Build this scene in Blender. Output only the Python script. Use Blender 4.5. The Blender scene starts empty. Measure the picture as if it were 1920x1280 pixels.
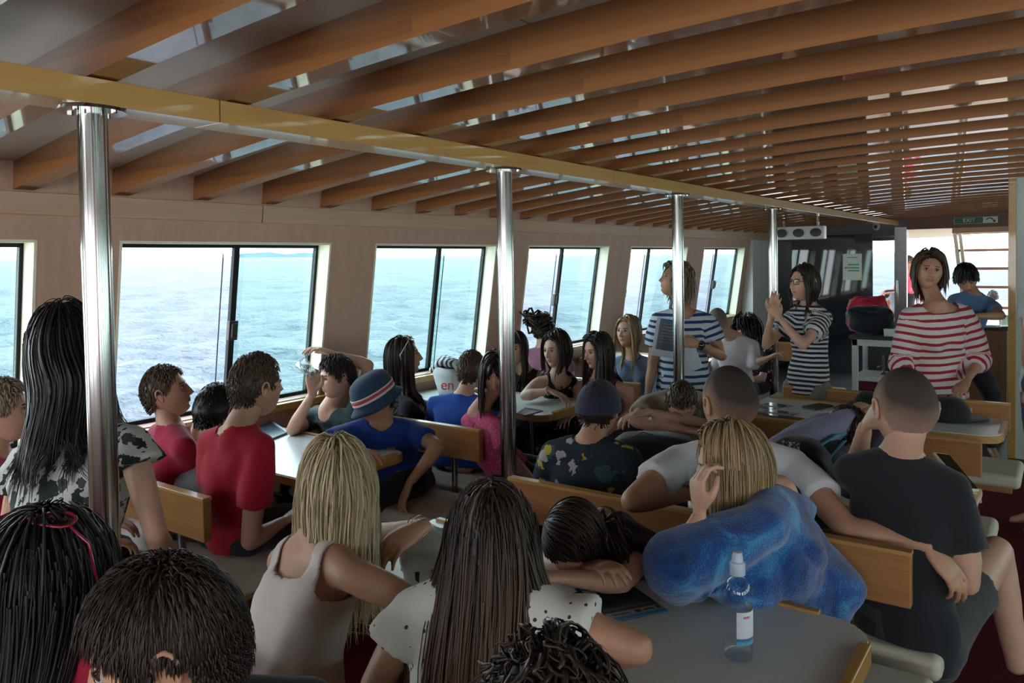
import bpy, bmesh, math, random
import numpy as np
from mathutils import Vector, Matrix, Euler
from mathutils import noise as mnoise

SC = bpy.context.scene
COL = SC.collection
rnd = random.Random(7)

# ------------------------------------------------------------------ camera
F_PX, PX, PY = 1440.0, 960.0, 530.0
EYE = np.array([0.0, 0.0, 1.68])
YAW, PITCH, ROLL = math.atan(1040 / 1440), math.atan(43 / 1440), 0.016
_f = np.array([-math.sin(YAW) * math.cos(PITCH), math.cos(YAW) * math.cos(PITCH), -math.sin(PITCH)])
_r0 = np.array([math.cos(YAW), math.sin(YAW), 0.0])
_u0 = np.cross(_r0, _f)
_r = _r0 * math.cos(ROLL) - _u0 * math.sin(ROLL)
_u = _u0 * math.cos(ROLL) + _r0 * math.sin(ROLL)
cam_data = bpy.data.cameras.new('camera')
cam = bpy.data.objects.new('camera', cam_data)
COL.objects.link(cam)
cam_data.sensor_fit = 'HORIZONTAL'
cam_data.sensor_width = 36.0
cam_data.lens = 36.0 * F_PX / 1920.0
cam_data.shift_y = -(640.0 - PY) / 1920.0
cam_data.clip_start = 0.05
cam_data.clip_end = 20000
cam.matrix_world = Matrix(((_r[0], _u[0], -_f[0], EYE[0]), (_r[1], _u[1], -_f[1], EYE[1]),
                           (_r[2], _u[2], -_f[2], EYE[2]), (0, 0, 0, 1)))
SC.camera = cam

# ------------------------------------------------------------------ world, light, exposure
SC.view_settings.view_transform = 'Standard'
SC.view_settings.look = 'None'
SC.view_settings.gamma = 1.0
SC.view_settings.use_curve_mapping = False
SC.view_settings.exposure = 0.12

world = bpy.data.worlds.new('sky')
SC.world = world
world.use_nodes = True
nt = world.node_tree
nt.nodes.clear()
_out = nt.nodes.new('ShaderNodeOutputWorld')
_bg = nt.nodes.new('ShaderNodeBackground')
_tc = nt.nodes.new('ShaderNodeTexCoord')
_sx = nt.nodes.new('ShaderNodeSeparateXYZ')
_rp = nt.nodes.new('ShaderNodeValToRGB')
nt.links.new(_tc.outputs['Generated'], _sx.inputs[0])
nt.links.new(_sx.outputs['Z'], _rp.inputs[0])
nt.links.new(_rp.outputs[0], _bg.inputs[0])
nt.links.new(_bg.outputs[0], _out.inputs[0])
_rp.color_ramp.elements[0].position = 0.0
_rp.color_ramp.elements[0].color = (0.95, 0.98, 1.0, 1)
_rp.color_ramp.elements[1].position = 1.0
_rp.color_ramp.elements[1].color = (0.55, 0.68, 0.92, 1)
_e = _rp.color_ramp.elements.new(0.25)
_e.color = (0.86, 0.92, 1.0, 1)
_bg.inputs[1].default_value = 7.0
world.cycles.sampling_method = 'AUTOMATIC' if hasattr(world, 'cycles') else 'AUTOMATIC'
try:
    SC.cycles.max_bounces = 10
    SC.cycles.diffuse_bounces = 5
    SC.cycles.glossy_bounces = 5
    SC.cycles.transmission_bounces = 8
    SC.cycles.transparent_max_bounces = 16
    SC.cycles.use_denoising = True
    SC.cycles.caustics_reflective = False
    SC.cycles.caustics_refractive = False
    SC.cycles.sample_clamp_indirect = 6.0
except Exception:
    pass

# ------------------------------------------------------------------ picture -> place helpers
def W(x, y, d):
    return EYE + d * (_f + (x - PX) / F_PX * _r + (PY - y) / F_PX * _u)
def _ray(x, y):
    return _f + (x - PX) / F_PX * _r + (PY - y) / F_PX * _u
def WX(x, y, X):
    r = _ray(x, y); return EYE + r * ((X - EYE[0]) / r[0])
def WY(x, y, Y):
    r = _ray(x, y); return EYE + r * ((Y - EYE[1]) / r[1])
def WZ(x, y, Z):
    r = _ray(x, y); return EYE + r * ((Z - EYE[2]) / r[2])
def proj(p):
    v = np.asarray(p, float) - EYE
    d = v @ _f
    return (PX + F_PX * (v @ _r) / d, PY - F_PX * (v @ _u) / d, d)

# ------------------------------------------------------------------ materials
def _bsdf(name):
    m = bpy.data.materials.new(name)
    m.use_nodes = True
    n = m.node_tree
    b = n.nodes.get('Principled BSDF')
    return m, n, b
def _mixrgb(n, fac, a, b, blend='MIX'):
    x = n.nodes.new('ShaderNodeMixRGB'); x.blend_type = blend
    for s, v in ((0, fac), (1, a), (2, b)):
        if hasattr(v, 'is_output'):
            n.links.new(v, x.inputs[s])
        elif s == 0:
            x.inputs[0].default_value = v
        else:
            x.inputs[s].default_value = (*v[:3], 1)
    return x.outputs[0]
def _math(n, op, a, b=0.0, c=None):
    x = n.nodes.new('ShaderNodeMath'); x.operation = op
    for i, v in enumerate((a, b) if c is None else (a, b, c)):
        if hasattr(v, 'is_output'):
            n.links.new(v, x.inputs[i])
        else:
            x.inputs[i].default_value = v
    return x.outputs[0]
def _coords(n, scale=(1, 1, 1), rot=(0, 0, 0), kind='Object'):
    t = n.nodes.new('ShaderNodeTexCoord')
    mp = n.nodes.new('ShaderNodeMapping')
    mp.inputs['Scale'].default_value = scale
    mp.inputs['Rotation'].default_value = rot
    n.links.new(t.outputs[kind], mp.inputs[0])
    return mp.outputs[0]
def _noise(n, vec, scale, detail=3.0, rough=0.55, dist=0.0):
    x = n.nodes.new('ShaderNodeTexNoise')
    x.inputs['Scale'].default_value = scale
    x.inputs['Detail'].default_value = detail
    x.inputs['Roughness'].default_value = rough
    x.inputs['Distortion'].default_value = dist
    n.links.new(vec, x.inputs['Vector'])
    return x.outputs['Fac']
def _ramp(n, fac, stops, interp='LINEAR'):
    x = n.nodes.new('ShaderNodeValToRGB')
    n.links.new(fac, x.inputs[0])
    cr = x.color_ramp
    cr.interpolation = interp
    while len(cr.elements) < len(stops):
        cr.elements.new(0.5)
    for e, (p, c) in zip(cr.elements, stops):
        e.position = p
        e.color = (*c, 1) if len(c) == 3 else c
    return x.outputs[0]
def _bump(n, b, h, strength=0.3, dist=0.01):
    x = n.nodes.new('ShaderNodeBump')
    x.inputs['Strength'].default_value = strength
    x.inputs['Distance'].default_value = dist
    n.links.new(h, x.inputs['Height'])
    n.links.new(x.outputs[0], b.inputs['Normal'])
def _set(b, rough=0.5, metal=0.0, spec=0.5, coat=0.0, coat_rough=0.05, sheen=0.0):
    b.inputs['Roughness'].default_value = rough
    b.inputs['Metallic'].default_value = metal
    b.inputs['Specular IOR Level'].default_value = spec
    b.inputs['Coat Weight'].default_value = coat
    b.inputs['Coat Roughness'].default_value = coat_rough
    b.inputs['Sheen Weight'].default_value = sheen
M = {}
def plain(name, c, rough=0.5, metal=0.0, spec=0.5, coat=0.0, var=0.08, nscale=20, bump=0.0, coat_rough=0.05, sheen=0.0):
    if name in M: return M[name]
    m, n, b = _bsdf(name)
    _set(b, rough, metal, spec, coat, coat_rough, sheen)
    v = _coords(n)
    f = _noise(n, v, nscale)
    lo = tuple(max(0, k * (1 - var)) for k in c); hi = tuple(min(1, k * (1 + var)) for k in c)
    n.links.new(_ramp(n, f, [(0.3, lo), (0.7, hi)]), b.inputs['Base Color'])
    if bump: _bump(n, b, f, bump, 0.004)
    M[name] = m
    return m
def wood(name, c, c2, axis='X', rough=0.35, coat=0.0, scale=6.0, coat_rough=0.06, planks=False, spec=0.5):
    """long-grained wood; axis = direction of the grain"""
    if name in M: return M[name]
    m, n, b = _bsdf(name)
    _set(b, rough, 0, spec, coat, coat_rough)
    s = {'X': (0.06, 1, 1), 'Y': (1, 0.06, 1), 'Z': (1, 1, 0.06)}[axis]
    v = _coords(n, s)
    f1 = _noise(n, v, scale * 4, 5, 0.6, 0.6)
    f2 = _noise(n, v, scale * 30, 3, 0.6)
    f = _math(n, 'ADD', _math(n, 'MULTIPLY', f1, 0.7), _math(n, 'MULTIPLY', f2, 0.3))
    col = _ramp(n, f, [(0.33, c2), (0.66, c)])
    s2 = {'X': (0.35, 0.0, 9), 'Y': (0, 0.35, 9), 'Z': (2, 2, .3)}[axis]
    if planks:
        br = n.nodes.new('ShaderNodeTexNoise'); br.noise_dimensions = '3D'
        br.inputs['Scale'].default_value = 1.0
        br.inputs['Detail'].default_value = 0.0
        sn = n.nodes.new('ShaderNodeVectorMath'); sn.operation = 'SNAP'
        sn.inputs[1].default_value = {'X': (1.3, .41, .035), 'Y': (.03, 1.3, .035), 'Z': (.1, .1, 1.2)}[axis]
        n.links.new(_coords(n), sn.inputs[0])
        wn = n.nodes.new('ShaderNodeTexWhiteNoise'); wn.noise_dimensions = '3D'
        n.links.new(sn.outputs[0], wn.inputs['Vector'])
        col = _mixrgb(n, _math(n, 'MULTIPLY', wn.outputs['Value'], 0.35), col, tuple(min(1, k * 1.7) for k in c))
    n.links.new(col, b.inputs['Base Color'])
    _bump(n, b, f2, 0.08, 0.002)
    M[name] = m
    return m

# ------------------------------------------------------------------ mesh builder
class MB:
    def __init__(s):
        s.v = []; s.f = []; s.m = []
    def add(s, vs, fs, mi=0):
        o = len(s.v)
        s.v.extend([tuple(map(float, p)) for p in vs])
        s.f.extend([tuple(i + o for i in f) for f in fs])
        s.m.extend([mi] * len(fs))
        return s
    def box(s, lo, hi, mi=0, tf=None):
        x0, y0, z0 = lo; x1, y1, z1 = hi
        vs = [(x0, y0, z0), (x1, y0, z0), (x1, y1, z0), (x0, y1, z0), (x0, y0, z1), (x1, y0, z1), (x1, y1, z1), (x0, y1, z1)]
        if tf is not None: vs = [tuple(tf @ Vector(p)) for p in vs]
        return s.add(vs, [(0, 3, 2, 1), (4, 5, 6, 7), (0, 1, 5, 4), (1, 2, 6, 5), (2, 3, 7, 6), (3, 0, 4, 7)], mi)
    def tube(s, path, rad, n=12, mi=0, caps=True, flat=1.0, up=None):
        path = [np.asarray(p, float) for p in path]
        if np.isscalar(rad): rad = [rad] * len(path)
        vs = []; prev = None
        for i, p in enumerate(path):
            a = path[max(i - 1, 0)]; b = path[min(i + 1, len(path) - 1)]
            t = b - a; t = t / (np.linalg.norm(t) + 1e-9)
            if prev is None:
                ref = np.array(up, float) if up is not None else (np.array([0, 0, 1.0]) if abs(t[2]) < 0.9 else np.array([1.0, 0, 0]))
            else:
                ref = prev
            u = ref - t * (ref @ t); u /= (np.linalg.norm(u) + 1e-9); prev = u
            w = np.cross(t, u)
            for k in range(n):
                an = 2 * math.pi * k / n
                vs.append(p + rad[i] * (w * math.cos(an) + u * math.sin(an) * flat))
        fs = []
        for i in range(len(path) - 1):
            for k in range(n):
                a = i * n + k; b = i * n + (k + 1) % n
                fs.append((a, b, b + n, a + n))
        if caps:
            fs.append(tuple(range(n - 1, -1, -1)))
            fs.append(tuple((len(path) - 1) * n + k for k in range(n)))
        return s.add(vs, fs, mi)
    def rings(s, rings, mi=0, caps=True):
        n = len(rings[0]); vs = [p for r in rings for p in r]; fs = []
        for i in range(len(rings) - 1):
            for k in range(n):
                a = i * n + k; b = i * n + (k + 1) % n
                fs.append((a, b, b + n, a + n))
        if caps:
            fs.append(tuple(range(n - 1, -1, -1)))
            fs.append(tuple((len(rings) - 1) * n + k for k in range(n)))
        return s.add(vs, fs, mi)
    def lathe(s, prof, c=(0, 0, 0), n=24, mi=0, caps=True):
        c = np.asarray(c, float)
        return s.rings([[c + np.array([r * math.cos(2 * math.pi * k / n), r * math.sin(2 * math.pi * k / n), z]) for k in range(n)] for r, z in prof], mi, caps)
    def prism(s, poly, z0, z1, mi=0):
        n = len(poly)
        vs = [(x, y, z0) for x, y in poly] + [(x, y, z1) for x, y in poly]
        fs = [tuple(range(n - 1, -1, -1)), tuple(range(n, 2 * n))] + [(i, (i + 1) % n, (i + 1) % n + n, i + n) for i in range(n)]
        return s.add(vs, fs, mi)
    def ellipsoid(s, c, r, R=None, nu=16, nv=10, mi=0):
        c = np.asarray(c, float); vs = []
        for j in range(1, nv):
            th = math.pi * j / nv
            for i in range(nu):
                ph = 2 * math.pi * i / nu
                vs.append((r[0] * math.sin(th) * math.cos(ph), r[1] * math.sin(th) * math.sin(ph), r[2] * math.cos(th)))
        vs += [(0, 0, r[2]), (0, 0, -r[2])]
        vs = np.array(vs)
        if R is not None: vs = vs @ np.asarray(R).T
        vs = vs + c
        fs = []
        for j in range(nv - 2):
            for i in range(nu):
                a = j * nu + i; b = j * nu + (i + 1) % nu
                fs.append((a, a + nu, b + nu, b))
        t = (nv - 1) * nu
        for i in range(nu):
            fs.append((t, i, (i + 1) % nu)); fs.append((t + 1, (nv - 2) * nu + (i + 1) % nu, (nv - 2) * nu + i))
        return s.add(vs, fs, mi)
    def mesh(s, name, mats, smooth=False):
        me = bpy.data.meshes.new(name)
        me.from_pydata(s.v, [], s.f)
        if not isinstance(mats, (list, tuple)): mats = [mats]
        for m in mats: me.materials.append(m)
        if len(mats) > 1: me.polygons.foreach_set('material_index', s.m)
        if smooth: me.polygons.foreach_set('use_smooth', [True] * len(me.polygons))
        me.update()
        return me
def link(name, me, parent=None, loc=(0, 0, 0), rot=(0, 0, 0)):
    o = bpy.data.objects.new(name, me)
    COL.objects.link(o)
    o.location = tuple(float(k) for k in loc); o.rotation_euler = rot
    if parent is not None: o.parent = parent
    return o
def build(mb, name, mats, parent=None, loc=(0, 0, 0), rot=(0, 0, 0), smooth=False, bevel=0.0, seg=2, autos=None, label=None):
    o = link(name, mb.mesh(name, mats, smooth or bevel > 0), parent, loc, rot)
    if bevel:
        b = o.modifiers.new('bevel', 'BEVEL'); b.width = bevel; b.segments = seg; b.limit_method = 'ANGLE'; b.angle_limit = math.radians(40)
        b.harden_normals = True
    if autos is not None:
        bmod = o.modifiers.new('edges', 'EDGE_SPLIT'); bmod.split_angle = math.radians(autos)
    if label: o['label'] = label
    return o
def tag(o, label, cat, group=None):
    o['label'] = label; o['category'] = cat
    if group: o['group'] = group
    return o
def thing(name, label, cat, loc=(0, 0, 0), rotz=0.0, group=None):
    o = bpy.data.objects.new(name, None)
    COL.objects.link(o)
    o.empty_display_size = 0.1
    o.location = tuple(float(k) for k in loc); o.rotation_euler = (0, 0, rotz)
    return tag(o, label, cat, group)
def structure(o):
    o['kind'] = 'structure'
    return o
def dup(root, loc, rotz=None, label=None, group=None):
    r = root.copy(); COL.objects.link(r); r.location = tuple(float(k) for k in loc)
    if rotz is not None: r.rotation_euler = (0, 0, rotz)
    if label: r['label'] = label
    if group: r['group'] = group
    for ch in list(root.children):
        c = ch.copy(); COL.objects.link(c); c.parent = r
        for g in ch.children:
            d = g.copy(); COL.objects.link(d); d.parent = c
    return r
# ================================================================== setting
wood_beam = wood('beam_wood', (0.245, 0.090, 0.018), (0.145, 0.048, 0.009), 'X', 0.5, 1.0, 5, 0.04, planks=True)
wood_beam.node_tree.nodes['Principled BSDF'].inputs['Coat IOR'].default_value = 1.75
wood_gold = wood('gold_wood', (0.52, 0.30, 0.085), (0.42, 0.22, 0.055), 'Y', 0.35, 0.8, 6, 0.06)
wood_wall = wood('wall_wood', (0.49, 0.32, 0.25), (0.42, 0.27, 0.205), 'Z', 0.55, 0.0, 4, spec=0.3)
wood_header = wood('header_wood', (0.50, 0.35, 0.25), (0.42, 0.28, 0.19), 'Y', 0.5, 0.0, 4, spec=0.3)
wood_bench = wood('bench_wood', (0.40, 0.185, 0.06), (0.27, 0.115, 0.033), 'X', 0.4, 0.3, 6, 0.15)
wood_edge = wood('edge_wood', (0.50, 0.28, 0.08), (0.38, 0.19, 0.05), 'X', 0.4, 0.3, 6, 0.15)
cream = plain('cream_paint', (0.72, 0.70, 0.55), 0.5)
white_paint = plain('white_paint', (0.62, 0.62, 0.60), 0.4, var=0.03)
panel_mat = plain('ceiling_panel', (0.44, 0.39, 0.335), 0.42, coat=0.15, var=0.05, nscale=3, coat_rough=0.25)
steel = plain('polished_steel', (0.38, 0.38, 0.37), 0.16, metal=1.0, var=0.04, nscale=4)
black_metal = plain('black_metal', (0.008, 0.012, 0.014), 0.6, spec=0.2)
black_plastic = plain('black_plastic', (0.012, 0.012, 0.014), 0.45)
cushion_mat = plain('cream_vinyl', (0.50, 0.46, 0.36), 0.5, var=0.06, nscale=10, bump=0.1)
table_mat = plain('grey_laminate', (0.60, 0.61, 0.57), 0.28, var=0.02, nscale=60)
carpet_mat = plain('red_carpet', (0.075, 0.007, 0.010), 0.95, var=0.4, nscale=90, bump=0.5, spec=0.1)

def glass(name, tint, rough=0.0):
    if name in M: return M[name]
    m, n, b = _bsdf(name)
    n.nodes.remove(b)
    tr = n.nodes.new('ShaderNodeBsdfTransparent'); tr.inputs[0].default_value = (*tint, 1)
    gl = n.nodes.new('ShaderNodeBsdfGlossy'); gl.inputs['Roughness'].default_value = rough
    lw = n.nodes.new('ShaderNodeLayerWeight'); lw.inputs[0].default_value = 0.5
    fr = _math(n, 'MULTIPLY_ADD', _math(n, 'POWER', lw.outputs['Facing'], 5.0), 0.6, 0.035)
    mx = n.nodes.new('ShaderNodeMixShader')
    n.links.new(fr, mx.inputs[0]); n.links.new(tr.outputs[0], mx.inputs[1]); n.links.new(gl.outputs[0], mx.inputs[2])
    n.links.new(mx.outputs[0], n.nodes['Material Output'].inputs[0])
    M[name] = m
    return m
glass_green = glass('tinted_glass', (0.84, 0.955, 0.925))
glass_clear = glass('clear_glass', (0.97, 0.985, 0.99))

XW0, LEAN = -3.62, 0.152
def xw(z): return XW0 - LEAN * (1.80 - z)      # inner face of the port wall, leaning out towards its foot
ZS, ZT = 0.865, 1.80                            # window sill and head
WIN = [(0.10, 1.50), (1.86, 3.145), (3.515, 4.82), (5.26, 6.65), (7.11, 8.57), (9.07, 10.56)]
YEND = 13.0
def zc(x): return 2.375 - 0.0195 * x * x          # camber of the deckhead

# floor
structure(build(MB().box((-4.1, -3, -0.06), (4.1, 7.2, 0)), 'floor', carpet_mat))
structure(build(MB().box((-4.1, 7.2, -0.06), (4.1, YEND, 0)), 'floor_aft', plain('darkened_floor', (0.022, 0.02, 0.022), 0.6)))  # aft floor colour darkened to hold down the daylight falling on it

def wallpiece(mb, y0, y1, z0, z1, th=0.13, off=0.0, side=1, mi=0):
    a0, a1 = xw(z0) + off, xw(z1) + off
    vs = [(a0, y0, z0), (a0, y1, z0), (a0 - th, y1, z0), (a0 - th, y0, z0), (a1, y0, z1), (a1, y1, z1), (a1 - th, y1, z1), (a1 - th, y0, z1)]
    fs = [(0, 1, 2, 3), (4, 7, 6, 5), (0, 4, 5, 1), (1, 5, 6, 2), (2, 6, 7, 3), (3, 7, 4, 0)]
    if side < 0:
        vs = [(-x, y, z) for x, y, z in vs]; fs = [f[::-1] for f in fs]
    return mb.add(vs, fs, mi)

def make_wall(side, nm):
    mb = MB()
    wallpiece(mb, -3, YEND, 0.0, ZS, side=side)
    wallpiece(mb, -3, YEND, ZT, 2.16, side=side)
    ys = [-3] + [v for w in ([(-1.7, -0.33)] + WIN) for v in w] + [YEND]
    for i in range(0, len(ys), 2):
        wallpiece(mb, ys[i], ys[i + 1], ZS, ZT, side=side)
    w = structure(build(mb, nm, wood_wall))
    # window linings (cream reveals), header fascia boards, sill ledge
    for (a, b) in [(-1.7, -0.33)] + WIN:
        r = MB()
        for (y0, y1) in ((a - 0.001, a + 0.012), (b - 0.012, b + 0.001)):
            wallpiece(r, y0, y1, ZS, ZT, 0.134, 0.002, side)
        wallpiece(r, a, b, ZT - 0.012, ZT, 0.134, 0.002, side)
        build(r, 'lining', cream, w)
    r = MB(); y = -3
    for yj in (2.62, 7.2, YEND):
        hb = MB()
        wallpiece(hb, y + 0.003, yj - 0.003, 1.905, 2.0, 0.03, 0.032, side)
        build(hb, 'board', wood_header, w, bevel=0.003)
        y = yj
    sl = MB(); wallpiece(sl, -3, YEND, ZS - 0.05, ZS - 0.005, 0.1, 0.05, side)
    build(sl, 'ledge', wood_edge_y, w, bevel=0.006)
    rail = MB(); wallpiece(rail, -3, YEND, 0.0, 0.1, 0.02, 0.02, side)
    build(rail, 'skirting', wood_edge_y, w)
    return w
wood_edge_y = wood('edge_wood_long', (0.50, 0.28, 0.08), (0.38, 0.19, 0.05), 'Y', 0.4, 0.3, 6, 0.15)
wall_left = make_wall(1, 'wall_left')
wall_right = make_wall(-1, 'wall_right')

def make_window(i, y0, y1, side, mull, latch, left_clear, rootn):
    """sliding window in the leaning wall; mull = share of the width where the upright stands"""
    off = -0.100
    fr = MB()
    t = 0.018
    wallpiece(fr, y0 + 0.01, y0 + 0.01 + t, ZS, ZT, 0.03, off, side)
    wallpiece(fr, y1 - 0.01 - t, y1 - 0.01, ZS, ZT, 0.03, off, side)
    wallpiece(fr, y0 + 0.01, y1 - 0.01, ZS, ZS + 0.022, 0.03, off, side)
    wallpiece(fr, y0 + 0.01, y1 - 0.01, ZT - 0.03, ZT - 0.01, 0.03, off, side)
    root = structure(build(fr, rootn, black_metal))
    ym = y0 + (y1 - y0) * mull
    mb = MB(); wallpiece(mb, ym - 0.017, ym + 0.017, ZS + 0.01, ZT - 0.02, 0.025, off + 0.006, side)
    build(mb, 'mullion', black_metal, root)
    for (a, b, mt, o2) in ((y0 + 0.03, ym + 0.07, left_clear, -0.018), (ym, y1 - 0.03, glass_green, -0.006)):
        g = MB(); wallpiece(g, a, b, ZS + 0.02, ZT - 0.03, 0.004, off + o2, side)
        build(g, 'pane', mt, root)
    # edge line of the sliding pane
    g = MB(); wallpiece(g, ym + (-0.075 if left_clear is glass_clear else 0.07), ym + (-0.071 if left_clear is glass_clear else 0.074), ZS + 0.02, ZT - 0.06, 0.006, off - 0.01, side)
    build(g, 'pane_edge', black_metal, root)
    yl = y0 + (y1 - y0) * latch
    lt = MB(); zl = 1.31
    wallpiece(lt, yl - 0.028, yl + 0.028, zl - 0.055, zl + 0.055, 0.03, off + 0.03, side)
    wallpiece(lt, yl - 0.018, yl + 0.018, zl - 0.04, zl + 0.04, 0.02, off + 0.045, side)
    build(lt, 'latch', black_plastic, root, bevel=0.004)
specs = [(.56, .56, glass_clear), (.545, .54, glass_clear), (.57, .02, glass_green), (.50, .46, glass_clear), (.44, .08, glass_clear), (.47, .47, glass_clear)]
n_w = 1
for (a, b), (mu, la, gm) in zip(WIN, specs):
    make_window(n_w, a, b, 1, mu, la, gm, 'window_%d' % n_w); n_w += 1
for (a, b) in WIN:
    make_window(n_w, a, b, -1, .5, .5, glass_green, 'window_%d' % n_w); n_w += 1
make_window(n_w, -1.7, -0.33, 1, .5, .5, glass_green, 'window_%d' % n_w)

# ceiling: thin deckhead, panels and cross beams
cl = MB()
xs = np.linspace(-3.75, 3.75, 31)
bot = [(x, zc(x) + 0.02) for x in xs]
vs = []; fs = []
for (x, z) in bot:
    vs += [(x, -3, z), (x, YEND, z), (x, YEND, z + 0.06), (x, -3, z + 0.06)]
for i in range(30):
    for k in range(4):
        fs.append((4 * i + k, 4 * i + (k + 1) % 4, 4 * (i + 1) + (k + 1) % 4, 4 * (i + 1) + k))
fs += [(0, 3, 2, 1), (120, 121, 122, 123)]
cl.add(vs, fs)
seam_mat = plain('deckhead_backing', (0.05, 0.045, 0.04), 0.8)
ceiling = structure(build(cl, 'ceiling', seam_mat))
PW = 7.4 / 6
for ix in range(6):
    xa, xb = -3.7 + ix * PW + 0.004, -3.7 + (ix + 1) * PW - 0.004
    y = -3.0
    while y < YEND - 0.1:
        yb = min(y + 2.46, YEND)
        vs = []; fs = []
        xx = np.linspace(xa, xb, 5)
        for x in xx:
            z = zc(x)
            vs += [(x, y + .004, z), (x, yb - .004, z), (x, yb - .004, z + .018), (x, y + .004, z + .018)]
        for i in range(4):
            for k in range(4):
                fs.append((4 * i + k, 4 * i + (k + 1) % 4, 4 * (i + 1) + (k + 1) % 4, 4 * (i + 1) + k))
        fs += [(0, 3, 2, 1), (16, 17, 18, 19)]
        build(MB().add(vs, fs), 'panel', panel_mat, ceiling)
        y = yb
BP, BW, BH = 0.41, 0.08, 0.115
bvs = []; bfs = []
xs = np.linspace(-3.68, 3.68, 25)
for x in xs:
    z = zc(x)
    bvs += [(x, 0, z - BH), (x, BW, z - BH), (x, BW, z + 0.002), (x, 0, z + 0.002)]
for i in range(24):
    for k in range(4):
        bfs.append((4 * i + k, 4 * i + (k + 1) % 4, 4 * (i + 1) + (k + 1) % 4, 4 * (i + 1) + k))
bfs += [(0, 3, 2, 1), (96, 97, 98, 99)]
beam_me = MB().add(bvs, bfs).mesh('beam', [wood_beam])
y0b = 0.99 - 9 * BP
k = 0
while y0b + k * BP < YEND - 0.3:
    o = link('beam', beam_me, ceiling, (0, y0b + k * BP, 0)); k += 1

# fore-and-aft girders under the beams, in boards with open joints
GX = -2.13; GZ = 2.105
for side, nm in ((1, 'trim_1'), (-1, 'trim_2')):
    core = structure(build(MB().box((side * GX - 0.055, -3, GZ + 0.012), (side * GX + 0.055, YEND, GZ + 0.05)), nm, wood_gold))
    ys = [-3, -1.05, 1.372, 3.85, 6.3, 8.75, 11.2, YEND]
    for a, b in zip(ys[:-1], ys[1:]):
        build(MB().box((side * GX - 0.07, a + .002, GZ), (side * GX + 0.07, b - .002, GZ + 0.068)), 'board', wood_gold, core, bevel=0.002)
wood_carlin = wood_gold

# ends of the saloon
EB = MB().box((-4.1, -3.1, 0), (4.1, -3.0, 2.4))
EB = MB().box((-4.1, -3.1, 0), (4.1, -3.0, 0.9)).box((-4.1, -3.1, 2.0), (4.1, -3.0, 2.5))  # unseen wall; wide openings added to let daylight in from behind
for xa in (-4.1, -1.5, 1.2, 3.8): EB.box((xa, -3.1, 0.9), (xa + .3, -3.0, 2.0))
structure(build(EB, 'wall_front', wood_wall))

# sea and far hills
def sea_mesh():
    n_r, n_a = 330, 300
    rr = 4.0 * (900 / 4.0) ** (np.linspace(0, 1, n_r))
    rr = np.concatenate([rr, [1500, 3000, 6000, 12000]])
    aa = np.radians(np.linspace(88, 182, n_a))
    R_, A_ = np.meshgrid(rr, aa, indexing='ij')
    X = R_ * np.cos(A_); Y = R_ * np.sin(A_)
    Z = np.zeros_like(X)
    rs = np.random.RandomState(3)
    for i in range(60):
        lam = 0.4 * (5.0 / 0.4) ** rs.rand()
        th = math.radians(150) + rs.randn() * 0.75
        kx, ky = 2 * math.pi / lam * math.cos(th), 2 * math.pi / lam * math.sin(th)
        step = R_ * (math.log(900 / 4.0) / n_r)
        att = np.clip((lam / (3.0 * step)) - 0.3, 0, 1)
        amp = 0.0115 * lam ** 0.85
        ph = kx * X + ky * Y + rs.rand() * 6.28
        Z += amp * att * (1 - np.abs(np.sin(ph * 0.5)) * 1.6 if i % 2 else np.sin(ph))
    n0, n1 = X.shape
    vs = np.stack([X.ravel(), Y.ravel(), Z.ravel()], 1)
    idx = np.arange(n0 * n1).reshape(n0, n1)
    q = np.stack([idx[:-1, :-1].ravel(), idx[1:, :-1].ravel(), idx[1:, 1:].ravel(), idx[:-1, 1:].ravel()], 1)
    me = bpy.data.meshes.new('sea')
    me.vertices.add(len(vs)); me.vertices.foreach_set('co', vs.astype(np.float32).ravel())
    me.loops.add(q.size); me.loops.foreach_set('vertex_index', q.ravel().astype(np.int32))
    me.polygons.add(len(q)); me.polygons.foreach_set('loop_start', (np.arange(len(q)) * 4).astype(np.int32))
    me.polygons.foreach_set('use_smooth', np.ones(len(q), bool))
    me.update(calc_edges=True)
    return me
m, n, b = _bsdf('sea_water')
n.nodes.remove(b)
f1 = _noise(n, _coords(n, (0.5, 1.2, 1), (0, 0, 0.5)), 2.4, 6, 0.62)
f2 = _noise(n, _coords(n, (0.10, 0.30, 1), (0, 0, 0.6)), 1.0, 5, 0.6)
bp = n.nodes.new('ShaderNodeBump'); bp.inputs['Strength'].default_value = 1.0; bp.inputs['Distance'].default_value = 0.30
n.links.new(f1, bp.inputs['Height'])
bp2 = n.nodes.new('ShaderNodeBump'); bp2.inputs['Strength'].default_value = 0.8; bp2.inputs['Distance'].default_value = 1.4
n.links.new(f2, bp2.inputs['Height']); n.links.new(bp.outputs[0], bp2.inputs['Normal'])
df = n.nodes.new('ShaderNodeBsdfDiffuse'); gl = n.nodes.new('ShaderNodeBsdfGlossy'); gl.inputs['Roughness'].default_value = 0.18
n.links.new(_ramp(n, f2, [(0.3, (0.060, 0.086, 0.096)), (0.7, (0.125, 0.155, 0.165))]), df.inputs[0])
lw = n.nodes.new('ShaderNodeLayerWeight'); lw.inputs[0].default_value = 0.5
n.links.new(bp2.outputs[0], lw.inputs['Normal']); n.links.new(bp2.outputs[0], gl.inputs['Normal']); n.links.new(bp2.outputs[0], df.inputs['Normal'])
fac = _math(n, 'MULTIPLY_ADD', _math(n, 'POWER', lw.outputs['Facing'], 3.0), 0.24, 0.02)
mx = n.nodes.new('ShaderNodeMixShader')
n.links.new(fac, mx.inputs[0]); n.links.new(df.outputs[0], mx.inputs[1]); n.links.new(gl.outputs[0], mx.inputs[2])
n.links.new(mx.outputs[0], n.nodes['Material Output'].inputs[0])
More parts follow.
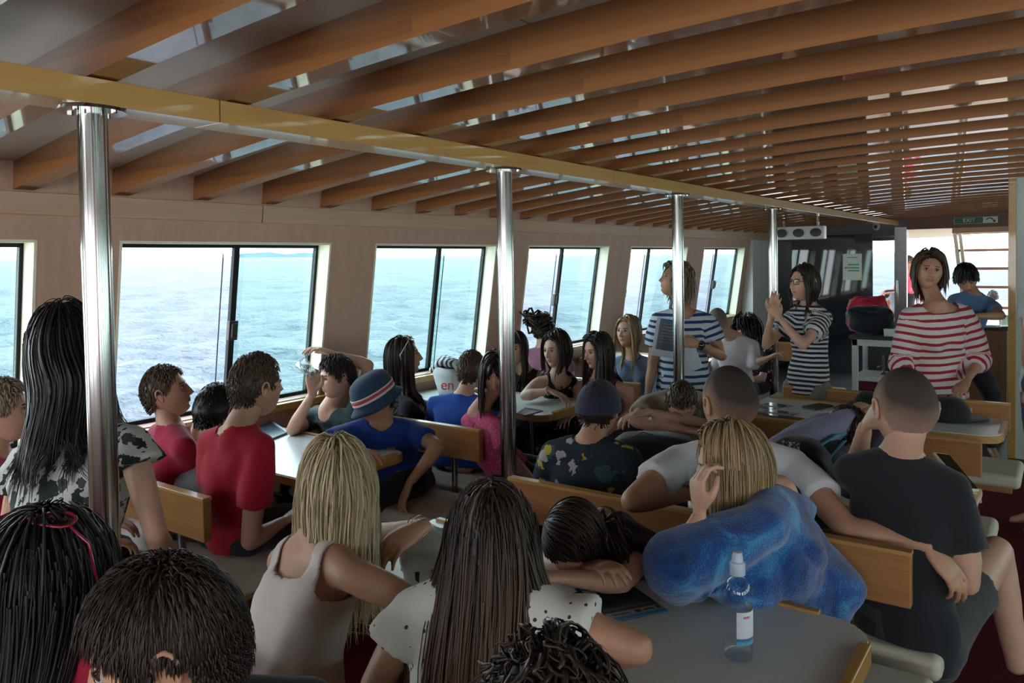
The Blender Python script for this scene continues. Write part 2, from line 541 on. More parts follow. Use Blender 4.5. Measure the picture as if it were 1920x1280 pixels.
sea = link('sea', sea_mesh()); sea.data.materials.append(m); structure(sea)
sea.location = (0, 0, -1.15); sea.rotation_euler = (0, math.atan(0.00987), 0)
hill_mat = plain('hazy_hill', (0.125, 0.170, 0.185), 1.0, spec=0.0, var=0.06, nscale=0.004)  # distance haze is put into the hill colour
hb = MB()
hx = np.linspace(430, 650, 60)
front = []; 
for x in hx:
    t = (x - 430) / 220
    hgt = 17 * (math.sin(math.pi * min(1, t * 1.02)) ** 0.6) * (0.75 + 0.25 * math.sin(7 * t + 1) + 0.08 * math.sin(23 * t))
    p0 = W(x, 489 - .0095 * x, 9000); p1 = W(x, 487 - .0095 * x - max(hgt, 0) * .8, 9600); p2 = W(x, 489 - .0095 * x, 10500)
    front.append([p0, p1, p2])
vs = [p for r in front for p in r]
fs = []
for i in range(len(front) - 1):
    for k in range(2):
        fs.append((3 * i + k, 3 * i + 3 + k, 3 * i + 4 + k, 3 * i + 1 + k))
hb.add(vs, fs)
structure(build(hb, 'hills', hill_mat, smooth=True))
# ================================================================== furniture
# steel pillars under the port girder
for (yp, lab) in ((1.03, 'thick steel pillar beside the woman in the palm print blouse'), (2.90, 'steel pillar in front of the girl in the pink T-shirt'),
                  (4.87, 'steel pillar in front of the woman in the blue striped T-shirt'), (6.95, 'steel pillar held by the woman with glasses')):
    t = thing('steel_pillar', lab, 'pillar', (GX, yp, 0))
    build(MB().lathe([(0.0375, 0.012), (0.0375, GZ - 0.008)], n=32, caps=False), 'tube', steel, t, autos=40, smooth=True)
    build(MB().lathe([(0.085, GZ - 0.010), (0.083, GZ - 0.001)], n=32), 'flange', steel, t, autos=40, smooth=True)
    build(MB().lathe([(0.075, 0.0), (0.075, 0.01), (0.045, 0.014)], n=32), 'foot_ring', steel, t, autos=40, smooth=True)
    for a in range(4):
        an = a * math.pi / 2 + 0.5
        build(MB().lathe([(0.008, GZ - 0.016), (0.008, GZ - 0.009)], (0.064 * math.cos(an), 0.064 * math.sin(an), 0), 8), 'screw', steel, t)

def bench(x0, x1, y, label, far=True, near=True, zt=0.815, rot=0.0):
    t = thing('bench', label, 'bench', ((x0 + x1) / 2, y, 0), rot)
    hx = (x1 - x0) / 2
    build(MB().box((-hx, -0.018, zt - 0.165), (hx, 0.018, zt)), 'backrest', wood_bench, t, bevel=0.005)
    build(MB().box((-hx - .002, -0.0195, zt - 0.012), (hx + .002, 0.0195, zt + .002)), 'top_strip', wood_edge, t, bevel=0.003)
    for px in (-hx + 0.18, hx - 0.18):
        build(MB().lathe([(0.016, 0.0), (0.016, zt - 0.16)], (px, 0, 0), 14), 'post', steel, t, smooth=True, autos=40)
        build(MB().lathe([(0.05, 0.0), (0.045, 0.008)], (px, 0, 0), 18), 'foot_plate', steel, t)
    for sgn, on in ((1, far), (-1, near)):
        if not on: continue
        a, b_ = sorted((sgn * 0.045, sgn * 0.46))
        build(MB().box((-hx, a, 0.415), (hx + 0.07, b_, 0.49)), 'cushion', cushion_mat, t, bevel=0.028, seg=4)
        build(MB().box((-hx + .03, a + .03, 0.385), (hx + 0.03, b_ - .03, 0.416)), 'seat_board', wood_bench, t, bevel=0.004)
        for px in (-hx + 0.25, hx - 0.15):
            build(MB().lathe([(0.02, 0.0), (0.02, 0.39)], (px, sgn * 0.27, 0), 12), 'leg', steel, t, smooth=True, autos=40)
    return t
def rounded(x0, x1, y0, y1, r, right=True, n=6):
    pts = []
    for cx, cy, a0, rr in ((x1 - r, y1 - r, 0, r if right else 0), (x0 + r, y1 - r, 90, r if not right else 0), (x0 + r, y0 + r, 180, r if not right else 0), (x1 - r, y0 + r, 270, r if right else 0)):
        if rr == 0:
            pts.append((x1 if a0 in (0, 270) else x0, y1 if a0 in (0, 90) else y0)); continue
        for k in range(n + 1):
            a = math.radians(a0 + 90 * k / n)
            pts.append((cx + rr * math.cos(a), cy + rr * math.sin(a)))
    return pts
def table(x0, x1, y0, y1, label, z=0.75, r=0.10):
    cx, cy = (x0 + x1) / 2, (y0 + y1) / 2
    t = thing('table', label, 'table', (cx, cy, 0))
    X0, X1, Y0, Y1 = x0 - cx, x1 - cx, y0 - cy, y1 - cy
    build(MB().prism(rounded(X0, X1 - .004, Y0 + .004, Y1 - .004, r), z - 0.03, z), 'table_top', table_mat, t, bevel=0.002)
    # wooden edging, proud of the top, with a lip at the end
    build(MB().prism(rounded(X0, X1, Y0, Y1, r), z - 0.042, z - 0.004), 'edging', wood_edge, t, bevel=0.003)
    build(MB().box((X1 - 0.022, Y0 + r + .01, z - 0.044), (X1 + 0.006, Y1 - r - .01, z + 0.010)), 'end_lip', wood_gold, t, bevel=0.005)
    build(MB().box((X0 + .02, Y1 - 0.018, z - 0.044), (X1 - r - .03, Y1 + 0.006, z + 0.008)), 'lip', wood_edge, t, bevel=0.003)
    for px in (X0 + 0.3, X1 - 0.3):
        build(MB().lathe([(0.028, 0.0), (0.028, z - 0.04)], (px, 0, 0), 18), 'leg', steel, t, smooth=True, autos=40)
        build(MB().lathe([(0.11, 0.0), (0.10, 0.012), (0.03, 0.02)], (px, 0, 0), 24), 'foot', steel, t)
    return t
bench(-1.80, -0.36, 2.46, 'oak bench back carrying the outstretched arm of the man in white', far=True, near=True)
bench(-1.80, -0.31, 4.09, 'oak bench back just beyond the shaved boy in the charcoal T-shirt', far=False)
bench(-2.06, -1.66, 6.85, 'short oak bench end beyond the woman with glasses', zt=0.92)
bench(-1.55, -0.26, 5.28, 'oak bench back in front of the three standing women', far=False, zt=0.80)
bench(-3.70, -2.58, 1.62, 'oak bench back behind the two boys in red T-shirts')
bench(-3.70, -2.42, 3.06, 'oak bench back behind the boy in the blue hat')
bench(-3.70, -2.42, 4.86, 'oak bench behind the woman in the dark floral dress', zt=0.80)
bench(-1.80, -0.40, 0.93, 'oak bench under the blonde woman and the long-haired brunette', zt=0.80)
table(-1.85, -0.375, 1.46, 2.06, 'grey laminate table with the water bottle standing on it', r=0.11)
table(-1.80, -0.34, 3.02, 3.55, 'grey table under the folded arms of the sleeping boys', r=0.10)
table(-1.60, -0.26, 4.53, 5.06, 'grey laminate table with magazines and two black caps on it', r=0.10)
table(-3.74, -2.61, 2.12, 2.72, 'grey laminate table between the red T-shirt boys and the boy in the blue hat', r=0.06)
table(-3.74, -2.50, 3.78, 4.34, 'grey laminate table in front of the woman in the dark floral dress', r=0.08)
table(-3.72, -2.55, 6.2, 6.75, 'grey table in front of the man in the white shirt', r=0.08)

# ------------------------------------------------------------------ after bulkhead
def mat_dark_glass():
    m, n, b = _bsdf('smoked_glass')
    _set(b, 0.04, 0, 0.8)
    b.inputs['Base Color'].default_value = (0.012, 0.018, 0.026, 1)
    return m
smoked = mat_dark_glass()
YB = 12.9
bk = structure(build(MB().box((-4.0, YB, 0), (-3.3, YB + .1, 2.2)).box((-3.3, YB, 1.93), (-1.95, YB + .1, 2.3)), 'wall_aft', plain('bulkhead_grey', (0.16, 0.155, 0.17), 0.35)))
YP = 11.7
structure(build(MB().box((-3.78, YP, 0.0), (WY(1636, 500, YP)[0], YP + 0.02, 1.96)), 'wall_glazed', smoked))
build(MB().box((-3.3, YB - .02, 0.0), (-2.46, YB - 0.001, 1.93)), 'dark_panel', smoked, bk)
# white side casing between the last window and the bulkhead
cs = structure(build(MB().box((-3.74, 10.75, 0), (-3.58, 11.69, 1.98)), 'wall_inner', white_paint))
# glazed door leaf with steel stile
d1 = structure(build(MB().box((-2.45, YB - .02, 1.88), (-1.95, YB + .02, 1.96)).box((-2.45, YB - .02, 0), (-1.95, YB + .02, 0.12)), 'door_1', steel))
build(MB().box((-2.44, YB - .005, 0.12), (-2.10, YB + .003, 1.88)), 'pane', glass_clear, d1)
build(MB().box((-2.12, YB - .04, 0.0), (-1.95, YB + .04, 2.08)), 'stile', plain('brushed_steel', (0.36, 0.36, 0.36), 0.35, metal=0.9), d1, bevel=0.004)
hp = W(1687, 580, 0) * 0
hm = MB(); hm.tube([(-2.07, YB - .04, 1.28), (-2.07, YB - .10, 1.28), (-2.07, YB - .10, 0.90), (-2.07, YB - .04, 0.90)], 0.014, 10)
build(hm, 'handle', steel, d1, smooth=True, autos=50)
# header beams over the opening
structure(build(MB().box((-1.95, YB - .05, 2.04), (4.1, YB + .12, 2.33)), 'trim_3', wood('header_red', (0.16, 0.055, 0.03), (0.11, 0.035, 0.02), 'X', 0.4)))
structure(build(MB().box((-1.35, YB - .08, 1.965), (4.1, YB + .14, 2.04)), 'trim_4', wood_edge))
structure(build(MB().box((-0.02, YB, 0), (4.1, YB + .1, 2.5)), 'wall_aft_starboard', white_paint))
# exit sign
xs_ = WY(1830, 409, YB - .07)
es = thing('exit_sign', 'green and white EXIT sign on the beam above the stairway', 'sign', (xs_[0], YB - .12, xs_[2] - 0.03))
build(MB().box((-0.27, -0.008, -0.045), (0.27, 0.008, 0.045)), 'plate', plain('sign_white', (0.62, 0.66, 0.58), 0.5), es)
build(MB().box((-0.265, -0.012, -0.042), (0.09, -0.007, 0.042)), 'green_field', plain('sign_green', (0.03, 0.14, 0.05), 0.5), es)
def text_obj(s, name, mat, size, parent, loc, rot=(math.pi / 2, 0, 0), ext=0.001, align='CENTER'):
    cu = bpy.data.curves.new(name, 'FONT'); cu.body = s; cu.size = size; cu.extrude = ext; cu.align_x = align; cu.align_y = 'CENTER'
    tmp = bpy.data.objects.new(name, cu); COL.objects.link(tmp)
    dg = bpy.context.evaluated_depsgraph_get(); dg.update()
    me = bpy.data.meshes.new_from_object(tmp.evaluated_get(dg))
    bpy.data.objects.remove(tmp, do_unlink=True)
    me.materials.clear(); me.materials.append(mat)
    return link(name, me, parent, loc, rot)
sign_w = plain('sign_ink_white', (0.75, 0.78, 0.72), 0.6)
sign_k = plain('sign_ink_dark', (0.02, 0.05, 0.02), 0.6)
text_obj('EXIT', 'lettering', sign_w, 0.075, es, (-0.08, -0.013, 0))
am = MB()
am.tube([(0.13, -0.012, 0.005), (0.17, -0.012, 0.03), (0.20, -0.012, 0.01)], 0.007, 6)
am.tube([(0.19, -0.012, 0.025), (0.235, -0.012, -0.03)], 0.007, 6).tube([(0.235, -0.012, -0.03), (0.21, -0.012, -0.026)], 0.006, 6).tube([(0.235, -0.012, -0.03), (0.24, -0.012, -0.004)], 0.006, 6)
build(am, 'arrow', sign_k, es)

# air vents and camera on the bulkhead
YV = 9.5
va, vb = WY(1455, 438, YV), WY(1546, 436, YV)
av = thing('air_vent', 'white unit with three round black air outlets above the smoked panel', 'vent', ((va[0] + vb[0]) / 2, YV, va[2]))
L = (vb[0] - va[0]) / 2
build(MB().box((-L, -0.03, -0.078), (L, 0.10, 0.078)), 'housing', white_paint, av, bevel=0.01)
for hx_ in (-L * .7, L * .7): build(MB().box((hx_ - .012, 0.03, 0.06), (hx_ + .012, 0.05, 0.20)), 'hanger', steel, av)
for k in range(3):
    cx = (-0.72 + 0.70 * k) * L
    rm = MB()
    c = np.array([cx, -0.03, 0])
    rm.rings([[c + np.array([r * 1.5 * math.cos(2 * math.pi * i / 24), yy, r * 1.15 * math.sin(2 * math.pi * i / 24)]) for i in range(24)] for r, yy in ((.052, 0), (.052, -.014), (.045, -.016), (.043, .0))], caps=False)
    build(rm, 'outlet_ring', white_paint, av, smooth=True, autos=30)
    rm = MB(); rm.rings([[c + np.array([r * 1.52 * math.cos(2 * math.pi * i / 24), yy, r * 1.16 * math.sin(2 * math.pi * i / 24)]) for i in range(24)] for r, yy in ((.047, -.004), (.02, -.008))], caps=True)
    for j in range(5): rm.box((cx - .04, -0.04, -0.04 + j * .02 - .002), (cx + .04, -0.034, -0.04 + j * .02 + .002))
    build(rm, 'outlet', black_plastic, av)
cp = WY(1641, 425, YB - .1)
cm = thing('dome_camera', 'small round camera dome on the grey strip above the glass door', 'camera', (cp[0], YB - .02, cp[2]))
build(MB().ellipsoid((0, -.01, 0), (0.055, 0.03, 0.055)), 'housing', white_paint, cm, smooth=True)
build(MB().ellipsoid((0, -.035, 0), (0.024, 0.02, 0.024)), 'lens', black_plastic, cm, smooth=True)
# notice on the smoked panel
p0, p1 = WY(1580, 476, YP - .01), WY(1616, 525, YP - .01)
nt_ = thing('notice', 'white paper notice with three green bars taped to the smoked panel', 'notice', ((p0[0] + p1[0]) / 2, YP - .006, (p0[2] + p1[2]) / 2))
nw, nh = abs(p1[0] - p0[0]) / 2, abs(p0[2] - p1[2]) / 2
build(MB().box((-nw, -.002, -nh), (nw, .002, nh)), 'sheet', plain('notice_paper', (0.60, 0.66, 0.58), 0.7), nt_)
for k, c in enumerate((0.18, -.06, -.28)):
    build(MB().box((-nw * .45, -.004, (c - .06) * nh), (nw * .72, -.0021, (c + .06) * nh)), 'bar', plain('notice_green', (0.10, 0.36, 0.24), 0.7), nt_)
build(MB().box((-nw * .8, -.004, -.11 * nh), (-nw * .5, -.0021, .0 * nh)), 'mark', plain('notice_red', (0.5, 0.08, 0.08), 0.7), nt_)
build(MB().box((-nw * .5, -.004, .70 * nh), (nw * .6, -.0021, .74 * nh)), 'heading', sign_k, nt_)
build(MB().add([(nw * .2, -.004, -nh * .97), (nw * .97, -.004, -nh * .97), (nw * .97, -.004, -nh * .74)], [(0, 1, 2)]), 'corner', plain('notice_yellow', (0.65, 0.6, 0.08), 0.7), nt_)

# corner post and white casing at the right of the picture
pp = WZ(1897, 868, 0.0)
PYY = 7.4
pxl, pxr = WY(1890, 600, PYY)[0], WY(1905, 600, PYY)[0]
structure(build(MB().box((pxl, PYY, 0), (pxr, PYY + .05, zc(0) - .03)), 'trim_5', wood_gold, bevel=0.004))
structure(build(MB().box((pxr, PYY + .01, 0), (0.9, PYY + .09, zc(0.9))), 'wall_casing', plain('casing_white', (0.50, 0.54, 0.50), 0.4, var=.04)))
# bar counter with dark worktop
bz = 1.02
c0 = WZ(1735, 612, bz); c1 = WZ(1889, 608, bz)
yb_ = c1[1] * 0.985
bc = thing('bar_counter', 'wood-fronted bar counter with a dark worktop beyond the woman in red stripes', 'counter', (c1[0] - .3, yb_, 0))
cw = abs(c1[0] - c0[0]) / 2 + .2
build(MB().box((-cw * 1.0, 0.03, 0), (0.3, 0.55, bz - .05)), 'body', wood('bar_wood', (0.24, 0.11, 0.05), (0.17, 0.075, 0.03), 'Z', 0.5), bc)
build(MB().box((-cw * 1.05, 0.0, bz - .05), (0.31, 0.6, bz)), 'worktop', plain('dark_worktop', (0.03, 0.035, 0.035), 0.25), bc, bevel=0.006)

V2XY = np.array([1.0, 1.0, 0.0])
# aft deck beyond the opening
deck = structure(build(MB().box((-4.1, YB + .1, -0.06), (4.1, 17.5, 0)), 'floor_aft_deck', wood('deck_teak', (.42, .30, .18), (.34, .23, .13), 'Y', .6)))
aw = MB(); aw.add([(-4.1, 13.0, 2.14), (-1.45, 13.0, 2.10), (-1.45, 17.4, 2.00), (-4.1, 17.4, 1.96), (-4.1, 13.0, 2.24), (-1.45, 13.0, 2.20), (-1.45, 17.4, 2.10), (-4.1, 17.4, 2.06)],
   [(0, 1, 2, 3), (4, 7, 6, 5), (0, 4, 5, 1), (1, 5, 6, 2), (2, 6, 7, 3), (3, 7, 4, 0)])
structure(build(aw, 'ceiling_aft_deck', plain('deckhead_cream', (.66, .60, .46), .6)))
structure(build(MB().box((-4.1, 17.4, 0), (4.1, 17.5, .75)).box((-4.1, 13.1, 0), (-4.0, 17.5, .75)), 'wall_bulwark', white_paint))
# open stairway to the upper deck
lad = thing('stairway', 'open wooden stairway with thin treads seen through the aft opening', 'stairs', W(1840, 530, 12.4) * V2XY)
ll = np.array(lad.location)
def lad_pt(x, y, Y): return WY(x, y, Y) - ll
a0, a1 = lad_pt(1784, 418, 13.4), lad_pt(1812, 640, 14.0)
sb_ = MB()
for dx in (0, .07):
    o_ = np.array([dx, 0, 0])
    sb_.add([a0 + o_, a0 + o_ + [.045, 0, 0], a1 + o_ + [.045, 0, 0], a1 + o_, a0 + o_ + [0, .14, 0], a0 + o_ + [.045, .14, 0], a1 + o_ + [.045, .14, 0], a1 + o_ + [0, .14, 0]],
       [(0, 3, 2, 1), (4, 5, 6, 7), (0, 1, 5, 4), (1, 2, 6, 5), (2, 3, 7, 6), (3, 0, 4, 7)])
build(sb_, 'stringer', plain('stair_cream', (.62, .56, .42), .5), lad)
for i, (y, mt) in enumerate(((436, wood_edge), (469, wood_edge), (503, wood_edge), (537, wood_edge), (575, wood_edge))):
    p = lad_pt(1791 + i * 3.5, y, 13.5 + i * .1); q = lad_pt(1925, y - 4, 13.5 + i * .1)
    build(MB().box((p[0], p[1], p[2] - .025), (q[0], p[1] + .2, p[2] + .015)), 'tread', wood('tread_wood', (.34, .17, .10), (.25, .12, .07), 'X', .5), lad)
# ================================================================== figure kit
def V3(*a): return np.array(a, float)
def nrm(v):
    v = np.asarray(v, float); return v / (np.linalg.norm(v) + 1e-9)
def yawv(a):
    a = math.radians(a); return V3(math.cos(a), math.sin(a), 0)
def frame(yaw, pitch=0, roll=0):
    """columns: the figure's right, forward, up"""
    f = yawv(yaw); r = V3(f[1], -f[0], 0); u = V3(0, 0, 1)
    p = math.radians(pitch); f2 = f * math.cos(p) + u * math.sin(p); u2 = np.cross(r, f2)
    q = math.radians(roll); r3 = r * math.cos(q) - u2 * math.sin(q); u3 = np.cross(r3, f2)
    return np.stack([r3, f2, u3], 1)
def remesh(mb, voxel, smooth=2, disp=None):
    me = bpy.data.meshes.new('tmp'); me.from_pydata(mb.v, [], mb.f)
    ob = bpy.data.objects.new('tmp', me); COL.objects.link(ob)
    md = ob.modifiers.new('r', 'REMESH'); md.mode = 'VOXEL'; md.voxel_size = voxel
    if smooth:
        sm = ob.modifiers.new('s', 'SMOOTH'); sm.iterations = smooth; sm.factor = 0.5
    dg = bpy.context.evaluated_depsgraph_get(); dg.update()
    ev = ob.evaluated_get(dg); em = ev.to_mesh()
    n = len(em.vertices); vs = np.empty(n * 3, np.float32); em.vertices.foreach_get('co', vs)
    fs = [tuple(p.vertices) for p in em.polygons]
    ev.to_mesh_clear()
    bpy.data.objects.remove(ob, do_unlink=True); bpy.data.meshes.remove(me)
    return vs.reshape(-1, 3).astype(float), fs

# ---- head -------------------------------------------------------------------
def skull(d):
    """plain cranium + jaw surface for unit directions d (n,3) in head space (right, forward, up)"""
    x, y, z = d[:, 0], d[:, 1], d[:, 2]
    p = np.stack([0.080 * x, 0.099 * y, 0.118 * z], 1)
    lo = np.clip(-z, 0, 1)
    p[:, 0] *= 1 - 0.30 * lo ** 1.5
    back = np.clip(-y, 0, 1); fr = np.clip(y, 0, 1)
    p[:, 1] *= np.where(y < 0, 1 - 0.50 * lo ** 1.3, 1 - 0.07 * fr)
    p[:, 1] += 0.020 * lo ** 1.5
    p[:, 1] -= 0.006 * np.clip(z, 0, 1) * fr
    return p
_HD = {}
def head_grid(nu=72, nv=60):
    if 'g' in _HD: return _HD['g']
    ds = []; 
    for j in range(nv + 1):
        th = math.pi * j / nv
        for i in range(nu):
            ph = 2 * math.pi * i / nu
            ph = ph - 0.55 * math.sin(ph)          # denser at the face (ph=0 is forward)
            ds.append((math.sin(th) * math.sin(ph), math.sin(th) * math.cos(ph), math.cos(th)))
    d = np.array(ds); p = skull(d)
    x, y, z = p[:, 0], p[:, 1], p[:, 2]
    front = np.clip(d[:, 1] * 3, 0, 1)
    g = lambda cx, cz, sx, sz: np.exp(-((x - cx) / sx) ** 2 - ((z - cz) / sz) ** 2)
    dy = np.zeros(len(p))
    dy -= 0.011 * (g(-.030, .008, .014, .011) + g(.030, .008, .014, .011))
    dy += 0.005 * (g(-.028, .030, .022, .008) + g(.028, .030, .022, .008)) + 0.002 * g(0, .03, .012, .01)
    t = np.clip((0.014 - z) / 0.044, 0, 1)
    ridge = np.exp(-(x / (0.0065 + 0.006 * t)) ** 2) * np.where((z < .018) & (z > -.032), 0.007 + 0.019 * t ** 1.2, 0)
    low = np.exp(-(x / 0.013) ** 2) * 0.024 * np.exp(-((z + .032) / .006) ** 2) * (z <= -.030)
    dy += np.maximum(ridge, low)
    dy += 0.006 * (g(-.011, -.030, .006, .006) + g(.011, -.030, .006, .006))
    dy += 0.004 * (g(-.040, -.016, .018, .018) + g(.040, -.016, .018, .018))
    dy += 0.0065 * g(0, -.051, .021, .005) + 0.007 * g(0, -.062, .018, .0055) - 0.0035 * g(0, -.0565, .024, .0022)
    dy -= 0.004 * g(0, -.074, .02, .006)
    dy += 0.008 * g(0, -.094, .018, .014)
    p[:, 1] += dy * front
    fs = []
    for j in range(nv):
        for i in range(nu):
            a = j * nu + i; b = j * nu + (i + 1) % nu
            fs.append((a, b, b + nu, a + nu))
    fc = np.array([p[list(f)].mean(0) for f in fs]); fd = np.array([d[list(f)].mean(0) for f in fs])
    mi = np.zeros(len(fs), int)
    lips = (np.abs(fc[:, 0]) < .0225) & (np.abs(fc[:, 2] + .0565) < .0105 - .012 * (np.abs(fc[:, 0]) / .03) ** 1.0 * .6) & (fd[:, 1] > .3)
    brow = (np.abs(np.abs(fc[:, 0]) - .030) < .018) & (np.abs(fc[:, 2] - .0285 + .03 * (np.abs(fc[:, 0]) - .03) + 6.0 * (np.abs(fc[:, 0]) - .032) ** 2) < .0034) & (fd[:, 1] > .3)
    mi[lips] = 1; mi[brow] = 2
    _HD['g'] = (p, fs, mi)
    return _HD['g']
def ear_mesh(side):
    mb = MB()
    c = V3(side * 0.0775, -0.008, 0.0)
    pts = []
    for k in range(11):
        a = math.radians(-100 + 290 * k / 10) * 1.0
        pts.append(c + V3(side * (0.007 + 0.004 * math.sin(a)), -0.016 * math.cos(a) * 0.95, 0.028 * math.sin(a) + (0.0 if a > 0 else 0)))
    mb.tube(pts, [.0045] * 9 + [.004, .0035], 6)
    mb.ellipsoid(c + V3(side * .002, 0, -.002), (0.006, 0.014, 0.027), nu=10, nv=8)
    mb.ellipsoid(c + V3(side * .003, 0.004, -.024), (0.005, 0.008, 0.009), nu=8, nv=6)
    return mb

# ---- hands ------------------------------------------------------------------
_HANDS = {}
def hand_mesh(pose, mirror, female=False):
    """wrist at the origin, fingers along +X, back of the hand +Z, thumb on the +Y side (-Y when mirrored)"""
    key = (pose, mirror)
    if key in _HANDS: return _HANDS[key]
    curl = {'relaxed': (18, 28, 18), 'flat': (4, 5, 4), 'grip': (62, 70, 45), 'curl': (38, 48, 30), 'hook': (30, 20, 12)}[pose]
    spread = {'flat': 5.0, 'relaxed': 3.5}.get(pose, 1.5)
    mb = MB()
    # palm as a loft
    rings = []
    for x, hw, ht, cz in ((-0.03, .024, .017, 0), (0.0, .026, .017, 0), (0.02, .032, .017, 0), (0.045, .039, .016, 0.001), (0.07, .041, .0135, 0.002), (0.088, .039, .0105, 0.001)):
        rings.append([V3(x, hw * math.cos(a), cz + ht * math.sin(a)) for a in np.linspace(0, 2 * math.pi, 17)[:-1]])
    mb.rings(rings)
    fingers = [(0.029, 0.086, (0.040, 0.024, 0.020), 1.5, .0088), (0.0095, 0.090, (0.045, 0.028, 0.021), 0.4, .0090), (-0.0105, 0.087, (0.041, 0.026, 0.020), -0.6, .0085), (-0.029, 0.080, (0.032, 0.019, 0.018), -1.8, .0075)]
    for i, (fy, fx, ls, sp, r) in enumerate(fingers):
        p = V3(fx - .02, fy * .95, 0.0); pts = [p, V3(fx, fy, 0.0)]; a = 0.0; yaw = math.radians(sp * spread)
        for L, c in zip(ls, curl):
            a += math.radians(c * (1 + .10 * (i - 1)))
            p = pts[-1] + L * V3(math.cos(a) * math.cos(yaw), math.sin(yaw), -math.sin(a)); pts.append(p)
        mb.tube(pts, [r * 1.05, r * 1.08, r, r * .92, r * .72], 9)
        for q, rr in zip(pts[1:], (r * 1.1, r * 1.02, r * .94, r * .74)): mb.ellipsoid(q, (rr, rr, rr), nu=8, nv=6)
    tc = {'flat': 0, 'relaxed': 10, 'grip': 35, 'curl': 22, 'hook': 15}[pose]
    pts = [V3(0.018, 0.022, -0.004), V3(0.045, 0.046, -0.010 - tc * .0003), V3(0.072, 0.060 - tc * .0004, -0.016 - tc * .0006), V3(0.096, 0.064 - tc * .0009, -0.020 - tc * .0009)]
    mb.tube(pts, [.014, .0125, .0105, .008], 9)
    for q, rr in zip(pts, (.014, .0125, .0105, .0082)): mb.ellipsoid(q, (rr, rr, rr), nu=8, nv=6)
    vs, fs = remesh(mb, 0.0052, 1)
    if mirror:
        vs = vs * V3(1, -1, 1); fs = [f[::-1] for f in fs]
    _HANDS[key] = (vs, fs)
    return _HANDS[key]

# ---- materials of people ----------------------------------------------------
def skin_mat(c):
    nm = 'skin_%d_%d_%d' % tuple(int(k * 255) for k in c)
    if nm in M: return M[nm]
    m, n, b = _bsdf(nm); _set(b, 0.48, 0, 0.4)
    f = _noise(n, _coords(n), 14, 4)
    n.links.new(_ramp(n, f, [(0.3, tuple(k * .9 for k in c)), (0.7, (min(1, c[0] * 1.08), c[1] * 1.02, c[2]))]), b.inputs['Base Color'])
    b.inputs['Subsurface Weight'].default_value = 0.0
    M[nm] = m; return m
def flat_mat(nm, c, rough=0.6, **k): return plain(nm, c, rough, var=0.03, **k)
def hair_mat(nm, root, tip, rough=0.42, var=0.20, spec=0.45):
    if nm in M: return M[nm]
    m, n, b = _bsdf(nm); _set(b, rough, 0, spec)
    b.inputs['Specular IOR Level'].default_value = 0.28
    at = n.nodes.new('ShaderNodeAttribute'); at.attribute_name = 'lk'
    sp = n.nodes.new('ShaderNodeSeparateXYZ'); n.links.new(at.outputs['Vector'], sp.inputs[0])
    base = _mixrgb(n, sp.outputs['Y'], root, tip)
    dark = _mixrgb(n, 1.0, base, (1 - var,) * 3, 'MULTIPLY')
    n.links.new(_mixrgb(n, sp.outputs['X'], dark, _mixrgb(n, 1.0, base, (1 + var * .6,) * 3, 'MULTIPLY')), b.inputs['Base Color'])
    M[nm] = m; return m
def buzz_mat(nm, hair, skin):
    if nm in M: return M[nm]
    m, n, b = _bsdf(nm); _set(b, 0.7, 0, 0.2)
    at = n.nodes.new('ShaderNodeAttribute'); at.attribute_name = 'lk'
    sp = n.nodes.new('ShaderNodeSeparateXYZ'); n.links.new(at.outputs['Vector'], sp.inputs[0])
    f = _noise(n, _coords(n), 420, 2)
    k = _math(n, 'ADD', sp.outputs['X'], _math(n, 'MULTIPLY', _math(n, 'SUBTRACT', f, 0.5), 0.55))
    n.links.new(_ramp(n, k, [(0.05, skin), (0.95, hair)]), b.inputs['Base Color'])
    _bump(n, b, f, 0.35, 0.002)
    M[nm] = m; return m
def cloth(nm, c, rough=0.85, var=0.06, weave=500, bump=0.12, sheen=0.15):
    if nm in M: return M[nm]
    m, n, b = _bsdf(nm); _set(b, rough, 0, 0.2, sheen=sheen)
    v = _coords(n); f = _noise(n, v, 9, 4); w = _noise(n, v, weave, 1)
    n.links.new(_ramp(n, f, [(0.3, tuple(k * (1 - var) for k in c)), (0.7, tuple(min(1, k * (1 + var)) for k in c))]), b.inputs['Base Color'])
    h = _math(n, 'ADD', _math(n, 'MULTIPLY', f, 4.0), w)
    _bump(n, b, h, bump, 0.006)
    M[nm] = m; return m
def striped(nm, base, stripe, period, duty, plain_above=None, sheen=.1):
    if nm in M: return M[nm]
    m, n, b = _bsdf(nm); _set(b, 0.85, 0, 0.2, sheen=sheen)
    at = n.nodes.new('ShaderNodeAttribute'); at.attribute_name = 'st'
    f = _noise(n, _coords(n), 7, 2)
    s = _math(n, 'ADD', at.outputs['Fac'], _math(n, 'MULTIPLY', f, 0.012))
    fr = _math(n, 'FRACT', _math(n, 'DIVIDE', s, period))
    k = _math(n, 'LESS_THAN', fr, duty)
    n.links.new(_mixrgb(n, k, base, stripe), b.inputs['Base Color'])
    _bump(n, b, _noise(n, _coords(n), 10, 3), 0.25, 0.01)
    M[nm] = m; return m
